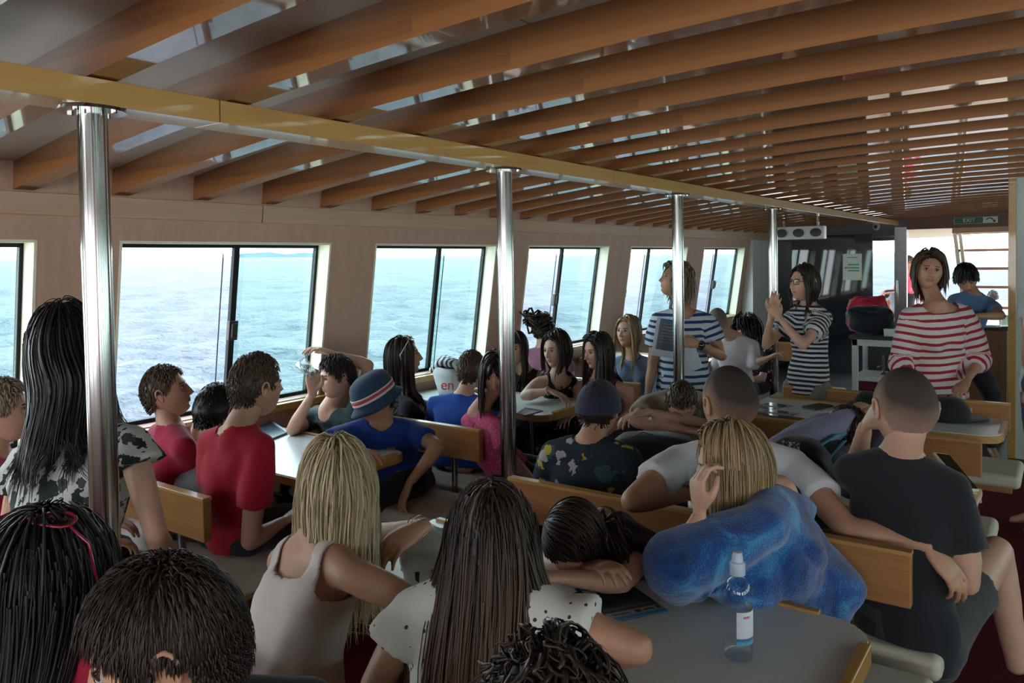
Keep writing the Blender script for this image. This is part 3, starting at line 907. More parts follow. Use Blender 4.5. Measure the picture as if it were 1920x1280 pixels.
def blotchy(nm, ground, cols, scale=18, thr=0.56, leafy=True):
    """printed cloth: scattered motifs of the given colours on the ground colour"""
    if nm in M: return M[nm]
    m, n, b = _bsdf(nm); _set(b, 0.85, 0, 0.2)
    col = None; base = ground
    for i, (c, sc, th) in enumerate(cols):
        mp = _coords(n, (1, 1, 1), (i * 1.3, i * .7, i * .4))
        vo = n.nodes.new('ShaderNodeTexVoronoi'); vo.feature = 'F1'; vo.inputs['Scale'].default_value = sc
        wrp = _noise(n, mp, sc * 2.5, 3)
        add = n.nodes.new('ShaderNodeVectorMath'); add.operation = 'ADD'
        n.links.new(mp, add.inputs[0]); 
        sc2 = n.nodes.new('ShaderNodeVectorMath'); sc2.operation = 'SCALE'; sc2.inputs['Scale'].default_value = (0.9 if leafy else .15) / sc
        cb = n.nodes.new('ShaderNodeCombineXYZ'); n.links.new(wrp, cb.inputs[0]); n.links.new(_noise(n, mp, sc * 3.1, 2), cb.inputs[1])
        n.links.new(cb.outputs[0], sc2.inputs[0]); n.links.new(sc2.outputs[0], add.inputs[1])
        n.links.new(add.outputs[0], vo.inputs['Vector'])
        k = _math(n, 'LESS_THAN', vo.outputs['Distance'], th)
        base = _mixrgb(n, k, base, c)
    n.links.new(base, b.inputs['Base Color'])
    _bump(n, b, _noise(n, _coords(n), 10, 3), 0.2, 0.01)
    M[nm] = m; return m

# ---- hair -------------------------------------------------------------------
def hairline(phi, style):
    """lowest hair elevation (as unit-direction z) at azimuth phi from the face, 0..pi"""
    k = np.degrees(phi)
    if style == 'short':
        return np.interp(k, [0, 30, 48, 62, 78, 92, 108, 125, 180], [.60, .58, .42, .22, -.10, .12, -.12, -.42, -.56])
    if style == 'bangs':
        return np.interp(k, [0, 30, 45, 60, 80, 100, 125, 180], [.34, .30, .20, .0, -.35, -.35, -.5, -.6])
    return np.interp(k, [0, 25, 40, 55, 75, 100, 125, 180], [.66, .60, .40, .12, -.35, -.5, -.6, -.65])
def add_attr(me, data):
    a = me.attributes.new('lk', 'FLOAT_VECTOR', 'POINT'); a.data.foreach_set('vector', np.asarray(data, np.float32).ravel())
def hair_cap(style, thick, hs, Rm, c, buzz=False, top=1.0):
    nu, nv = 56, 40
    ds = []
    for j in range(nv + 1):
        th = math.pi * j / nv
        for i in range(nu):
            ph = 2 * math.pi * i / nu
            ds.append((math.sin(th) * math.sin(ph), math.sin(th) * math.cos(ph), math.cos(th)))
    d = np.array(ds)
    phi = np.abs(np.arctan2(d[:, 0], d[:, 1]))
    hl = hairline(phi, style)
    over = d[:, 2] - hl
    k = np.clip(over / 0.22, 0, 1)
    p = skull(d)
    t = 0.0012 + (thick - 0.0012) * k ** 0.7
    rs = np.random.RandomState(5)
    p = p + d * (t * (1 + (top - 1) * np.clip(d[:, 2], 0, 1)))[:, None]
    p = p * hs @ Rm.T + c
    ok = over > -0.03
    fs = []
    for j in range(nv):
        for i in range(nu):
            q = (j * nu + i, j * nu + (i + 1) % nu, (j + 1) * nu + (i + 1) % nu, (j + 1) * nu + i)
            if all(ok[v] for v in q): fs.append(q)
    fd = np.clip(over / (0.75 if buzz else 0.2), 0, 1)
    lk = np.stack([fd if buzz else np.full(len(p), .15), np.clip((1 - d[:, 2]) * .2, 0, 1), np.zeros(len(p))], 1)
    return p, fs, lk
def hair_locks(style, hs, Rm, c, n, length, rad, seed=1, part=0.0, volume=0.012, grav=1.0, sides=5, segs=14, body=None, wave=0.0, curl=0.0,
               lift=0.0, flow=None, spread=0.0, jitter=.035, gather=None, cap_len=None, wind=None, napek=.09):
    rs = np.random.RandomState(seed)
    d = rs.randn(n * 6, 3); d /= np.linalg.norm(d, axis=1)[:, None]
    phi = np.abs(np.arctan2(d[:, 0], d[:, 1]))
    ok = d[:, 2] > hairline(phi, style) + 0.02
    d = d[ok][:n]; n = len(d)
    sk = skull(d)
    layer = rs.rand(n)
    offs = 0.004 + volume * layer
    down = Rm.T @ V3(0, 0, -1)
    q = sk + d * offs[:, None]
    axes = V3(0.077, 0.098, 0.118)
    L = length * (0.80 + 0.25 * rs.rand(n))
    if cap_len is not None:
        L = L * np.clip(cap_len(d), 0.05, 2)
    ini = np.zeros((n, 3))
    sgn = np.sign(d[:, 0] - part * np.clip(d[:, 2], 0, 1) * .5); sgn[sgn == 0] = 1
    topf = np.clip(d[:, 2], 0, 1) * np.clip(d[:, 1] + .6, 0, 1)
    ini[:, 0] = sgn * 0.9 * topf
    if style == 'bangs': ini[:, 1] = np.where(d[:, 1] > .35, .5, 0)
    else: ini[:, 1] = -0.9 * np.clip(d[:, 1], 0, 1) * np.clip(d[:, 2] * 1.5, 0, 1)
    zface = 0.022 if style == 'bangs' else 0.085
    fw = 0.058 if style == 'bangs' else 0.062
    if flow is not None: ini = np.array([flow(v) for v in d])
    jit = rs.randn(n, 3) * jitter
    ph = rs.rand(n) * 6.28
    path = [q.copy()]
    for s in range(segs):
        t = (s + 1) / segs
        g = down * grav + ini * (math.exp(-t * length / .05) if flow is None else max(0, 1 - t * 3.0)) * 1.4 + jit * (1 - .5 * t) + d * lift * (1 - t)
        if wind is not None: g = g + (Rm.T @ wind) * t
        if gather is not None: g = g + (gather - q) * 9
        if spread: g[:, :2] += d[:, :2] * spread * t
        g = g / (np.linalg.norm(g, axis=1)[:, None] + 1e-9)
        q = q + g * (L / segs)[:, None]
        # keep outside the head
        e = q / axes; low = np.clip(-e[:, 2], 0, 1)
        rr = np.linalg.norm(e * V3(1, 1, 1), axis=1)
        lim = 1 + (0.0075 + volume * layer) / 0.080
        push = np.where((rr < lim), lim / (rr + 1e-6), 1.0)
        zz = q[:, 2].copy()
        q2 = q * push[:, None]
        q = np.where((q[:, 2] > -0.06)[:, None], q2, np.stack([q2[:, 0], q2[:, 1], zz], 1))
        if style != 'short':
            infront = (q[:, 1] > 0.015) & (q[:, 2] < zface) & (np.abs(q[:, 0]) < fw)
            q[:, 0] = np.where(infront, sgn * fw * (1.0 + .15 * layer), q[:, 0])
            q[:, 1] = np.where(infront & (q[:, 1] > .06), .06 - .02 * layer, q[:, 1])
            nape = (q[:, 2] < -0.045) & (q[:, 2] > -0.16) & (q[:, 1] < .03)
            q[:, 0] = np.where(nape, q[:, 0] * (1 - napek * 1.3), q[:, 0])
            q[:, 1] = np.where(nape, (q[:, 1] + .03) * (1 - napek) - .03, q[:, 1])
        path.append(q.copy())
    P = np.stack(path, 1)                                      # n, segs+1, 3
    if wave or curl:
        tt = np.linspace(0, 1, segs + 1)[None, :]
        amp = (wave + curl) * np.clip(tt * 2, 0, 1)
        fq = 5.0 if wave else 16.0
        a = ph[:, None] + tt * fq * L[:, None] / 0.25
        P[:, :, 0] += amp * np.sin(a); P[:, :, 1] += amp * np.cos(a * (1 if curl else .9))
        if curl: P[:, :, 2] += amp * .5 * np.sin(a * 1.3)
    low_ = np.clip((-0.075 - P[:, :, 2]) / .10, 0, 1)[..., None]
    P = P * hs @ Rm.T + c
    if body is not None:
        for s in range(segs + 1): P[:, s] = P[:, s] * (1 - low_[:, s]) + body(P[:, s], layer) * low_[:, s]
        for it in range(3): P[:, 1:-1] = P[:, 1:-1] * .5 + (P[:, :-2] + P[:, 2:]) * .25
    # tubes, vectorised
    T = np.gradient(P, axis=1); T /= np.linalg.norm(T, axis=2)[:, :, None] + 1e-9
    outv = P - c; outv[:, :, 2] *= .3
    U = outv - T * np.sum(outv * T, axis=2)[:, :, None]; U /= np.linalg.norm(U, axis=2)[:, :, None] + 1e-9
    Wv = np.cross(T, U)
    tt = np.linspace(0, 1, segs + 1)
    prof = np.interp(tt, [0, .12, .7, 1], [.7, 1, .85, .12])
    R = rad * (0.7 + 0.6 * rs.rand(n))[:, None] * prof[None, :]
    an = 2 * math.pi * np.arange(sides) / sides
    vs = P[:, :, None, :] + R[:, :, None, None] * (Wv[:, :, None, :] * np.cos(an)[None, None, :, None] * 1.5 + U[:, :, None, :] * np.sin(an)[None, None, :, None] * .7)
    m = segs + 1
    idx = np.arange(n * m * sides).reshape(n, m, sides)
    a = idx[:, :-1, :]; b = np.roll(idx, -1, 2)[:, :-1, :]; cc = np.roll(idx, -1, 2)[:, 1:, :]; dd = idx[:, 1:, :]
    fs = np.stack([a, b, cc, dd], -1).reshape(-1, 4)
    lk = np.zeros((n, m, sides, 3)); lk[..., 0] = rs.rand(n)[:, None, None]; lk[..., 1] = tt[None, :, None]
    return vs.reshape(-1, 3), fs, lk.reshape(-1, 3)
def merge_mesh(name, chunks, mat, attr=True, smooth=True):
    vs = []; fs = []; lk = []; o = 0
    for v, f, l in chunks:
        vs.append(np.asarray(v, float)); fs.append(np.asarray(f, int) + o); lk.append(l); o += len(v)
    vs = np.concatenate(vs); fs = np.concatenate(fs); lk = np.concatenate(lk)
    me = bpy.data.meshes.new(name)
    me.vertices.add(len(vs)); me.vertices.foreach_set('co', vs.astype(np.float32).ravel())
    me.loops.add(fs.size); me.loops.foreach_set('vertex_index', fs.ravel().astype(np.int32))
    me.polygons.add(len(fs)); me.polygons.foreach_set('loop_start', (np.arange(len(fs)) * 4).astype(np.int32))
    me.polygons.foreach_set('use_smooth', np.full(len(fs), smooth))
    me.update(calc_edges=True); me.materials.append(mat)
    add_attr(me, lk)
    return me

# ---- the person -------------------------------------------------------------
def limb(mb, pts, rad, n=14):
    mb.tube(pts, rad, n)
    for p, r in zip(pts, rad): mb.ellipsoid(p, (r, r, r), nu=12, nv=8)
def torso_rings(pel, shc, side, fwd, sw, dims, off, slouch, top=True, n=24):
    up = nrm(shc - pel); L = np.linalg.norm(shc - pel)
    hip, wst, chs, dep = dims
    secs = [(-.26, hip * .55, dep * .75), (-.20, hip * .9, dep * .95), (0.0, hip, dep * 1.03), (.18, hip * .96, dep * 1.0), (.40, wst, dep * .88), (.62, chs * .96, dep * 1.0), (.80, chs, dep * 1.02), (.93, sw * .92, dep * .86), (1.02, sw * .80, dep * .68)]
    if top: secs += [(1.09, sw * .52, dep * .58), (1.15, .073, .062), (1.19, .062, .058)]
    rings = []
    for t, hw, hd in secs:
        c = pel + (shc - pel) * t - fwd * slouch * math.sin(math.pi * min(max(t, 0), 1))
        if t > 1: c = c + fwd * 0.015 * (t - 1) / .19
        hw += off; hd += off
        ring = []
        for k in range(n):
            a = 2 * math.pi * k / n; ca, sa = math.cos(a), math.sin(a)
            e = 0.86
            ring.append(c + side * hw * math.copysign(abs(ca) ** e, ca) + fwd * hd * math.copysign(abs(sa) ** e, sa))
        rings.append(ring)
    return rings
def seg_dist(P, a, b):
    ab = b - a; t = np.clip(((P - a) @ ab) / (ab @ ab + 1e-9), 0, 1)
    return np.linalg.norm(P - (a + t[:, None] * ab), axis=1), t
def folds(P, amp, seed, scale=1.0):
    rs = np.random.RandomState(seed); o = np.zeros(len(P))
    for i in range(7):
        k = rs.randn(3) * V3(1, 1, .6); k = k / np.linalg.norm(k) * (14 + 26 * rs.rand()) / scale
        k2 = rs.randn(3) * 9
        o += np.sin(P @ k + 1.6 * np.sin(P @ k2 + rs.rand() * 6) + rs.rand() * 6)
    return o / 7 * amp * 2.2
PEOPLE = {}
def person(label, head, look, skin, hair, shirt, tyaw=None, hs=1.0, sw=0.185, drop=0.235, shA=None, shB=None, shc=None, pel=None,
           A=None, B=None, legs=None, bottom=None, female=False, dims=None, slouch=0.02, seat=0.55, vox=None, arm_r=1.0, name='person',
           group=None, eyes=True, lip=None, neck_r=0.052, seed=1, bust=0.0, facing_legs=None, no_legs=False, brow=None, ears=True, eyelid=None):
    """head: world point at the middle of the head.  look: (yaw, pitch, roll).  A / B: the figure's own left / right arm as
    dict(e=elbow, w=wrist, hd=hand direction, hn=back-of-hand normal, pose=...)."""
    hd_R = frame(*look); head = np.asarray(head, float)
    far_ = np.linalg.norm(head - EYE)
    if vox is None: vox = .0125 if far_ < 3 else (.0155 if far_ < 5 else .018)
    if tyaw is None: tyaw = look[0]
    fwd0 = yawv(tyaw); right0 = V3(fwd0[1], -fwd0[0], 0)
    if shc is None:
        shc = (np.asarray(shA) + np.asarray(shB)) / 2 if shA is not None else head - V3(0, 0, drop * hs) - fwd0 * 0.03
    shc = np.asarray(shc, float)
    if shA is None: shA, shB = shc - right0 * sw, shc + right0 * sw
    shA = np.asarray(shA, float); shB = np.asarray(shB, float)
    sw = np.linalg.norm(shB - shA) / 2
    side = nrm(shB - shA)
    if pel is None: pel = V3(shc[0], shc[1], seat) - fwd0 * 0.02
    pel = np.asarray(pel, float)
    up = nrm(shc - pel)
    fwd = nrm(np.cross(up, side))
    if dims is None: dims = (0.165, 0.135, 0.158, 0.105) if not female else (0.165, 0.125, 0.145, 0.100)
    k_ = sw / 0.185
    dims = tuple(v * (0.5 + .5 * k_) for v in dims)
    root_loc = V3(pel[0], pel[1], 0)
    root = thing(name, label, 'person', root_loc, group=group)
    # --- arms
    ua, fa = 0.29 * hs, 0.25 * hs
    def arm_default(sh, sgn):
        e = sh + V3(0, 0, -ua * .88) + right0 * sgn * .05 + fwd0 * .10
        w = e + fwd0 * fa * .9 - right0 * sgn * .08 + V3(0, 0, -.02)
        return dict(e=e, w=w)
    arms = []
    for sh, arm, sgn in ((shA, A, -1), (shB, B, 1)):
        if arm is False: arms.append(None); continue
        if arm is None: arm = arm_default(sh, sgn)
        arm = dict(arm); arm['s'] = sh; arm['sgn'] = sgn; arm['e'] = np.asarray(arm['e'], float); arm['w'] = np.asarray(arm['w'], float)
        arms.append(arm)
    rr = arm_r * (0.9 if female else 1.0) * (0.55 + .45 * hs)
    mb = MB()
    mb.rings(torso_rings(pel, shc, side, fwd, sw - .005, dims, -0.004, slouch))
    nb = shc + up * 0.068 * hs
    nt_top = head + hd_R @ V3(0, -0.018, -0.055) * hs
    limb(mb, [nb, nb * .5 + nt_top * .5 - hd_R[:, 1] * .004, nt_top], [neck_r * hs * 1.12, neck_r * hs * (.94 if female else 1), neck_r * hs])
    # trapezius
    for s in (shA, shB):
        limb(mb, [nb - up * .01, s * .6 + nb * .4 - up * .006, s], [.052 * hs, .047 * hs, .044 * rr])
    for arm in arms:
        if arm is None: continue
        s, e, w = arm['s'], arm['e'], arm['w']
        limb(mb, [s, s * .7 + e * .3, s * .35 + e * .65, e], [.045 * rr, .046 * rr, .042 * rr, .036 * rr])
        limb(mb, [e, e * .72 + w * .28, e * .4 + w * .6, w], [.036 * rr, .039 * rr, .031 * rr, .0235 * rr])
    # --- legs
    lg = []
    if not no_legs:
        if legs is None:
            lf = yawv(facing_legs if facing_legs is not None else tyaw); lr = V3(lf[1], -lf[0], 0)
            for sgn in (-1, 1):
                hip = pel + lr * sgn * .085 + V3(0, 0, -.02)
                kn = hip + lf * .42 * hs + lr * sgn * .05; kn[2] = max(.50 * hs, .44)
                an = kn + V3(0, 0, -kn[2] + .08) - lf * .04
                lg.append((hip, kn, an, lf))
        else: lg = legs
        for hip, kn, an, lf in lg:
            limb(mb, [hip, hip * .5 + kn * .5, kn], [.082 * hs, .070 * hs, .054 * hs])
            limb(mb, [kn, kn * .65 + an * .35, an], [.052 * hs, .050 * hs, .034 * hs])
            limb(mb, [an - V3(0, 0, .02), an + lf * .08 - V3(0, 0, .045), an + lf * .15 - V3(0, 0, .055)], [.036, .034, .024], 10)
    vs, fs = remesh(mb, vox, 3)
    all_v = [vs]; all_f = list(fs); mi = [0] * len(fs); o = len(vs)
    for arm in arms:
        if arm is None: continue
        hv, hf = hand_mesh(arm.get('pose', 'relaxed'), arm['sgn'] > 0)      # own left hand, back up, fingers +X: thumb to -Y... mirrored for the right
        hdv = nrm(arm.get('hd', arm['w'] - arm['e'])); hn = np.asarray(arm.get('hn', (0, 0, 1)), float)
        hn = nrm(hn - hdv * (hn @ hdv)); yv = np.cross(hn, hdv)
        Rh = np.stack([hdv, yv, hn], 1)
        sg = 1
        v = (hv * V3(1, -1, 1)) if True else hv
        hf2 = [tuple(f[::-1]) for f in hf]
        v = v * (0.92 if female else 1.0) * (0.45 + .55 * hs) @ Rh.T + arm['w'] + hdv * .012
        all_v.append(v); all_f += [tuple(i + o for i in f) for f in hf2]; mi += [0] * len(hf2); o += len(v)
    hp, hf, hm = head_grid()
    v = hp * hs @ hd_R.T + head
    all_v.append(v); all_f += [tuple(i + o for i in f[::-1]) for f in hf]; mi += list(hm); o += len(v)
    if ears:
        for s_ in (-1, 1):
            em = ear_mesh(s_); v = np.array(em.v) * hs @ hd_R.T + head
            all_v.append(v); all_f += [tuple(i + o for i in f) for f in em.f]; mi += [0] * len(em.f); o += len(v)
    allv = np.concatenate(all_v) - root_loc
    me = bpy.data.meshes.new('body'); me.from_pydata(allv.tolist(), [], all_f)
    lipc = lip or (skin[0] * .80, skin[1] * .50, skin[2] * .50)
    me.materials.append(skin_mat(skin)); me.materials.append(skin_mat(lipc))
    me.materials.append(flat_mat('brow_%d' % int(1000 * (brow or (.05, .03, .02))[0]), brow or (.05, .03, .02)))
    me.polygons.foreach_set('material_index', mi); me.polygons.foreach_set('use_smooth', [True] * len(me.polygons)); me.update()
    link('body', me, root)
    if eyes:
        for s_ in (-1, 1):
            em = MB()
            c = V3(s_ * .0300, .0755, .0075)
            em.ellipsoid(c, (.0125, .0125, .0072), nu=14, nv=10, mi=0)
            em.ellipsoid(c + V3(0, .0088, 0.0002), (.0062, .0048, .0062), nu=12, nv=8, mi=1)
            em.v = [tuple(np.array(p) * hs @ hd_R.T + head - root_loc) for p in em.v]
            build(em, 'eye', [flat_mat('shaded_eye_white', (.42, .39, .37), .3), flat_mat('eye_iris', (.025, .018, .014), .2)], root, smooth=True)  # eye whites darkened, shade put into their colour
            lm = MB(); lm.tube([c + V3(-.014, .004, .001), c + V3(-.007, .0105, .0072), c + V3(.001, .0125, .0085), c + V3(.009, .010, .0068), c + V3(.015, .003, .0)], [.0012, .0022, .0024, .0022, .0012], 6)
            lm.v = [tuple(np.array(p) * hs @ hd_R.T + head - root_loc) for p in lm.v]
            build(lm, 'eyelashes', flat_mat('lash', (.03, .02, .018)), root, smooth=True)
    # --- shirt
    if shirt:
        off = shirt.get('off', 0.009)
        sb = MB(); sb.rings(torso_rings(pel, shc, side, fwd, sw, dims, off, slouch, top=True))
        if bust:
            for s_ in (-1, 1):
                c = pel + (shc - pel) * .70 + side * s_ * .068 + fwd * (dims[3] * .70)
                sb.ellipsoid(c, (bust, bust, bust), nu=14, nv=10)
        slv = shirt.get('sleeve', 0.55)
        arms_l = [a for a in arms if a is not None]
        limb(sb, [nb - up * .010, shc + up * .01], [.066 * hs, .074 * hs])
        for s in (shA, shB):
            limb(sb, [nb - up * .018, s * .6 + nb * .4 - up * .008, s], [.052 * hs + off * .5, .047 * hs + off, .044 * rr + off])
        for arm in arms_l:
            s, e, w = arm['s'], arm['e'], arm['w']
            if slv > 0:
                t = min(slv, 1.0); q = s * (1 - t) + e * t
                lo = shirt.get('loose', .012)
                sb.ellipsoid(s, (.046 * rr + off,) * 3, nu=14, nv=10)
                sb.tube([s, s * .5 + q * .5, q], [.044 * rr + off, .046 * rr + off + lo * .5, (.048 - .010 * t) * rr + off + lo], 16)
                if slv > 1.0:
                    t2 = slv - 1; q2 = e * (1 - t2) + w * t2
                    sb.ellipsoid(e, (.040 * rr + off + lo,) * 3, nu=14, nv=10)
                    sb.tube([e, e * .5 + q2 * .5, q2], [.040 * rr + off + lo, .040 * rr + off + lo * .8, (.036 - .009 * t2) * rr + off + lo * .5], 16)
        for c_, r_ in shirt.get('extra', ()): sb.ellipsoid(c_, r_ if hasattr(r_, '__len__') else (r_,) * 3, nu=16, nv=12)
        hem = shirt.get('hem', -0.12)
        v, f = remesh(sb, shirt.get('vox', vox), 2)
        rel = v - pel; tu = (rel @ up) / np.linalg.norm(shc - pel); us = (v - shc) @ side; uf = (v - shc) @ fwd
        st = rel @ up
        for arm in arms_l:
            d, t = seg_dist(v, arm['s'], arm['e'])
            m_ = (d < .052 * rr + off + .02 + shirt.get('loose', .012)) & (t > 0.06)
            st = np.where(m_, np.linalg.norm(shc - pel) - t * np.linalg.norm(arm['e'] - arm['s']), st)
            d, t = seg_dist(v, arm['e'], arm['w'])
            m_ = (d < .045 * rr + off + .02) & (t > 0.02)
            st = np.where(m_, np.linalg.norm(shc - pel) - np.linalg.norm(arm['e'] - arm['s']) - t * np.linalg.norm(arm['w'] - arm['e']), st)
        isarm = np.full(len(v), -1.0)
        for arm in arms_l:
            d, t = seg_dist(v, arm['s'], arm['e']); isarm = np.maximum(isarm, np.minimum(.052 * rr + off + .025 - d, (t - .12) * .2))
            d, t = seg_dist(v, arm['e'], arm['w']); isarm = np.maximum(isarm, .045 * rr + off + .03 - d)
        g = np.maximum((tu - hem) * np.linalg.norm(shc - pel), isarm)
        nr = shirt.get('neck', .066) * hs; vd = shirt.get('vneck', .0); wn = shirt.get('wide', 1.0)
        hgt = (v - shc) @ up
        ell = np.sqrt((us / wn) ** 2 + (uf - .01) ** 2)
        g = np.minimum(g, np.maximum(ell - nr, .030 - hgt))
        if vd: g = np.minimum(g, np.maximum(np.maximum(-uf, -vd - hgt), np.abs(us) - (.03 + (hgt + vd) / vd * (nr * wn - .015))))
        bs = shirt.get('back_scoop', 0)
        if bs: g = np.minimum(g, np.maximum(np.maximum(uf, -bs - hgt), np.abs(us) - nr * wn * 1.1 * np.sqrt(np.clip((hgt + bs) / bs, 0, 1))))
        if shirt.get('tank'):
            wd = shirt['tank']; dp = shirt.get('tank_depth', .14)
            lim = np.interp(hgt, [-dp, -dp * .6, -dp * .2, .08], [.30, wd * 1.35, wd * 1.05, wd * .9])
            g = np.minimum(g, lim - np.abs(us))
        keep = g > 0; isarm = isarm > 0
        P = v + 0
        amp = shirt.get('fold', .014)
        if amp:
            nc = nrm(V3(*side)); 
            ctr = pel + (shc - pel) * np.clip(tu, 0, 1)[:, None]
            dirn = v - ctr; dirn -= (dirn @ up)[:, None] * up; dirn /= np.linalg.norm(dirn, axis=1)[:, None] + 1e-9
            fo = np.maximum(folds(v, amp, seed + 11), -.0025)
            damp = np.where(isarm, .45, 1.0) * np.clip((.02 - hgt) / .06 + .15, .15, 1)
            P = v + dirn * (fo * damp)[:, None]
        acc = {}
        for q in f:
            nq = len(q); kk = [keep[i] for i in q]
            if any(kk) and not all(kk):
                for j in range(nq):
                    i0, i1 = q[j], q[(j + 1) % nq]
                    if keep[i0] != keep[i1]:
                        if keep[i0]: i0, i1 = i1, i0
                        t_ = g[i0] / (g[i0] - g[i1] + 1e-12)
                        acc.setdefault(i0, []).append(P[i0] * (1 - t_) + P[i1] * t_)
        for i0, ls_ in acc.items(): P[i0] = np.mean(ls_, 0)
        ff = [q for q in f if all(keep[i] or i in acc for i in q)]
        used = np.zeros(len(P), bool)
        for q in ff:
            for i in q: used[i] = True
        mp = np.cumsum(used) - 1
        me = bpy.data.meshes.new('shirt'); me.from_pydata((P[used] - root_loc).tolist(), [], [tuple(int(mp[i]) for i in q) for q in ff])
        me.polygons.foreach_set('use_smooth', [True] * len(me.polygons)); me.materials.append(shirt['mat'])
        a = me.attributes.new('st', 'FLOAT', 'POINT'); a.data.foreach_set('value', st[used].astype(np.float32))
        me.update()
        so = link(shirt.get('name', 'shirt'), me, root)
        sd = so.modifiers.new('thick', 'SOLIDIFY'); sd.thickness = 0.004; sd.offset = -1
        if shirt.get('label'): so['label'] = shirt['label']
    # --- trousers / skirt
    if bottom is None: bottom = dict(mat=cloth('dark_trousers', (.02, .022, .03)))
    if bottom and lg:
        bb = MB()
        bb.rings(torso_rings(pel, shc, side, fwd, sw, dims, .002, slouch, top=False)[:4])
        ext = bottom.get('len', 2.0)
        for hip, kn, an, lf in lg:
            t = min(ext, 1.0); q = hip * (1 - t) + kn * t
            bb.tube([hip, hip * .5 + q * .5, q], [.094 * hs, .084 * hs, .068 * hs + bottom.get('loose', 0)], 16)
            bb.ellipsoid(hip, (.094 * hs,) * 3, nu=12, nv=8)
            if ext > 1:
                t2 = ext - 1; q2 = kn * (1 - t2) + an * t2
                bb.ellipsoid(kn, (.066 * hs,) * 3, nu=12, nv=8); bb.tube([kn, q2], [.066 * hs, .052 * hs], 14)
        v, f = remesh(bb, vox * 1.1, 2)
        dirn = v - pel; dirn /= np.linalg.norm(dirn, axis=1)[:, None]
        v = v + dirn * folds(v, .010, seed + 3)[:, None] - root_loc
        me = bpy.data.meshes.new('trousers'); me.from_pydata(v.tolist(), [], f)
        me.polygons.foreach_set('use_smooth', [True] * len(me.polygons)); me.materials.append(bottom['mat']); me.update()
        link(bottom.get('name', 'trousers'), me, root)
    # --- hair
    if hair:
        st_ = hair.get('style', 'long'); ch = []
        cap = hair_cap('long' if st_ == 'long' else ('bangs' if st_ == 'bangs' else 'short'), hair.get('thick', .004), hs, hd_R, head, buzz=hair.get('buzz', False), top=hair.get('top', 1.0))
        cap = (cap[0] - root_loc, [f[::-1] for f in cap[1]], cap[2])
        ch.append(cap)
        if not hair.get('buzz'):
            def bodypush(P, layer):
                ctr = pel + (shc - pel) * np.clip(((P - pel) @ up) / np.linalg.norm(shc - pel), 0, 1.05)[:, None]
                q = P - ctr; a_ = q @ side; b_ = q @ fwd; h_ = q @ up
                tt = ((P - pel) @ up) / np.linalg.norm(shc - pel)
                hw = np.interp(tt, [0, .4, .8, 1.0, 1.1, 1.3], [dims[0], dims[1], dims[2], sw * .9, .08, .05]) + .025
                hdp = np.interp(tt, [0, .4, .8, 1.0, 1.1, 1.3], [dims[3], dims[3] * .9, dims[3], dims[3] * .85, .062, .05]) + .022 + slouch * .8
                rr_ = np.sqrt((a_ / hw) ** 2 + (b_ / hdp) ** 2)
                lim = 1 + .25 * layer
                push = (rr_ < lim) & (tt < 1.15)
                k = np.where(push, lim / np.maximum(rr_, .5), 1.0)
                # push mostly fore and aft so the hair lies on the back or chest
                bn = np.where(push, np.sign(b_ + 1e-6) * hdp * np.sqrt(np.clip(lim ** 2 - (a_ / hw) ** 2, 0.0, None)), b_)
                near = (np.abs(a_ / hw) < .8) & (np.abs(b_) > .2 * hdp)
                b2 = np.where(push & near, bn, b_ * k); a2 = np.where(push & ~near, a_ * k, a_)
                return ctr + side * a2[:, None] + fwd * b2[:, None] + up * h_[:, None]
            kw = dict(n=hair.get('n', 260), length=hair.get('len', .35), rad=hair.get('rad', .006), seed=seed, part=hair.get('part', 0.0), volume=hair.get('vol', .016),
                      segs=hair.get('segs', 12), sides=hair.get('sides', 5), wave=hair.get('wave', 0), curl=hair.get('curl', 0), lift=hair.get('lift', 0), flow=hair.get('flow'),
                      spread=hair.get('spread', 0), jitter=hair.get('jit', .035), gather=hair.get('gather'), cap_len=hair.get('cap_len'), grav=hair.get('grav', 1.0), wind=hair.get('wind'), napek=hair.get('nape', .09))
            v, f, l = hair_locks('long' if st_ == 'long' else ('bangs' if st_ == 'bangs' else 'short'), hs, hd_R, head, body=bodypush if hair.get('len', .35) > .16 and hair.get('bodyhit', True) else None, **kw)
            ch.append((v - root_loc, f, l))
        me = merge_mesh('hair', ch, hair['mat'])
        link('hair', me, root)
    PEOPLE[label] = dict(root=root, head=head, R=hd_R, loc=root_loc, hs=hs, arms=arms, shc=shc, pel=pel, side=side, fwd=fwd, up=up, sw=sw, dims=dims)
    return PEOPLE[label]
def on_head(pp, mb):
    """turn a mesh built in head space into the figure's space"""
    mb.v = [tuple(np.array(p) * pp['hs'] @ pp['R'].T + pp['head'] - pp['loc']) for p in mb.v]
    return mb
def short_flow(dirv):
    """hair that whorls out from the crown towards the forehead"""
    v = V3(0.35 * dirv[0], 0.9, -0.15 if dirv[2] > .3 else -.8)
    if dirv[1] < -.2: v = V3(.2 * dirv[0], -.1, -1.0)
    return v
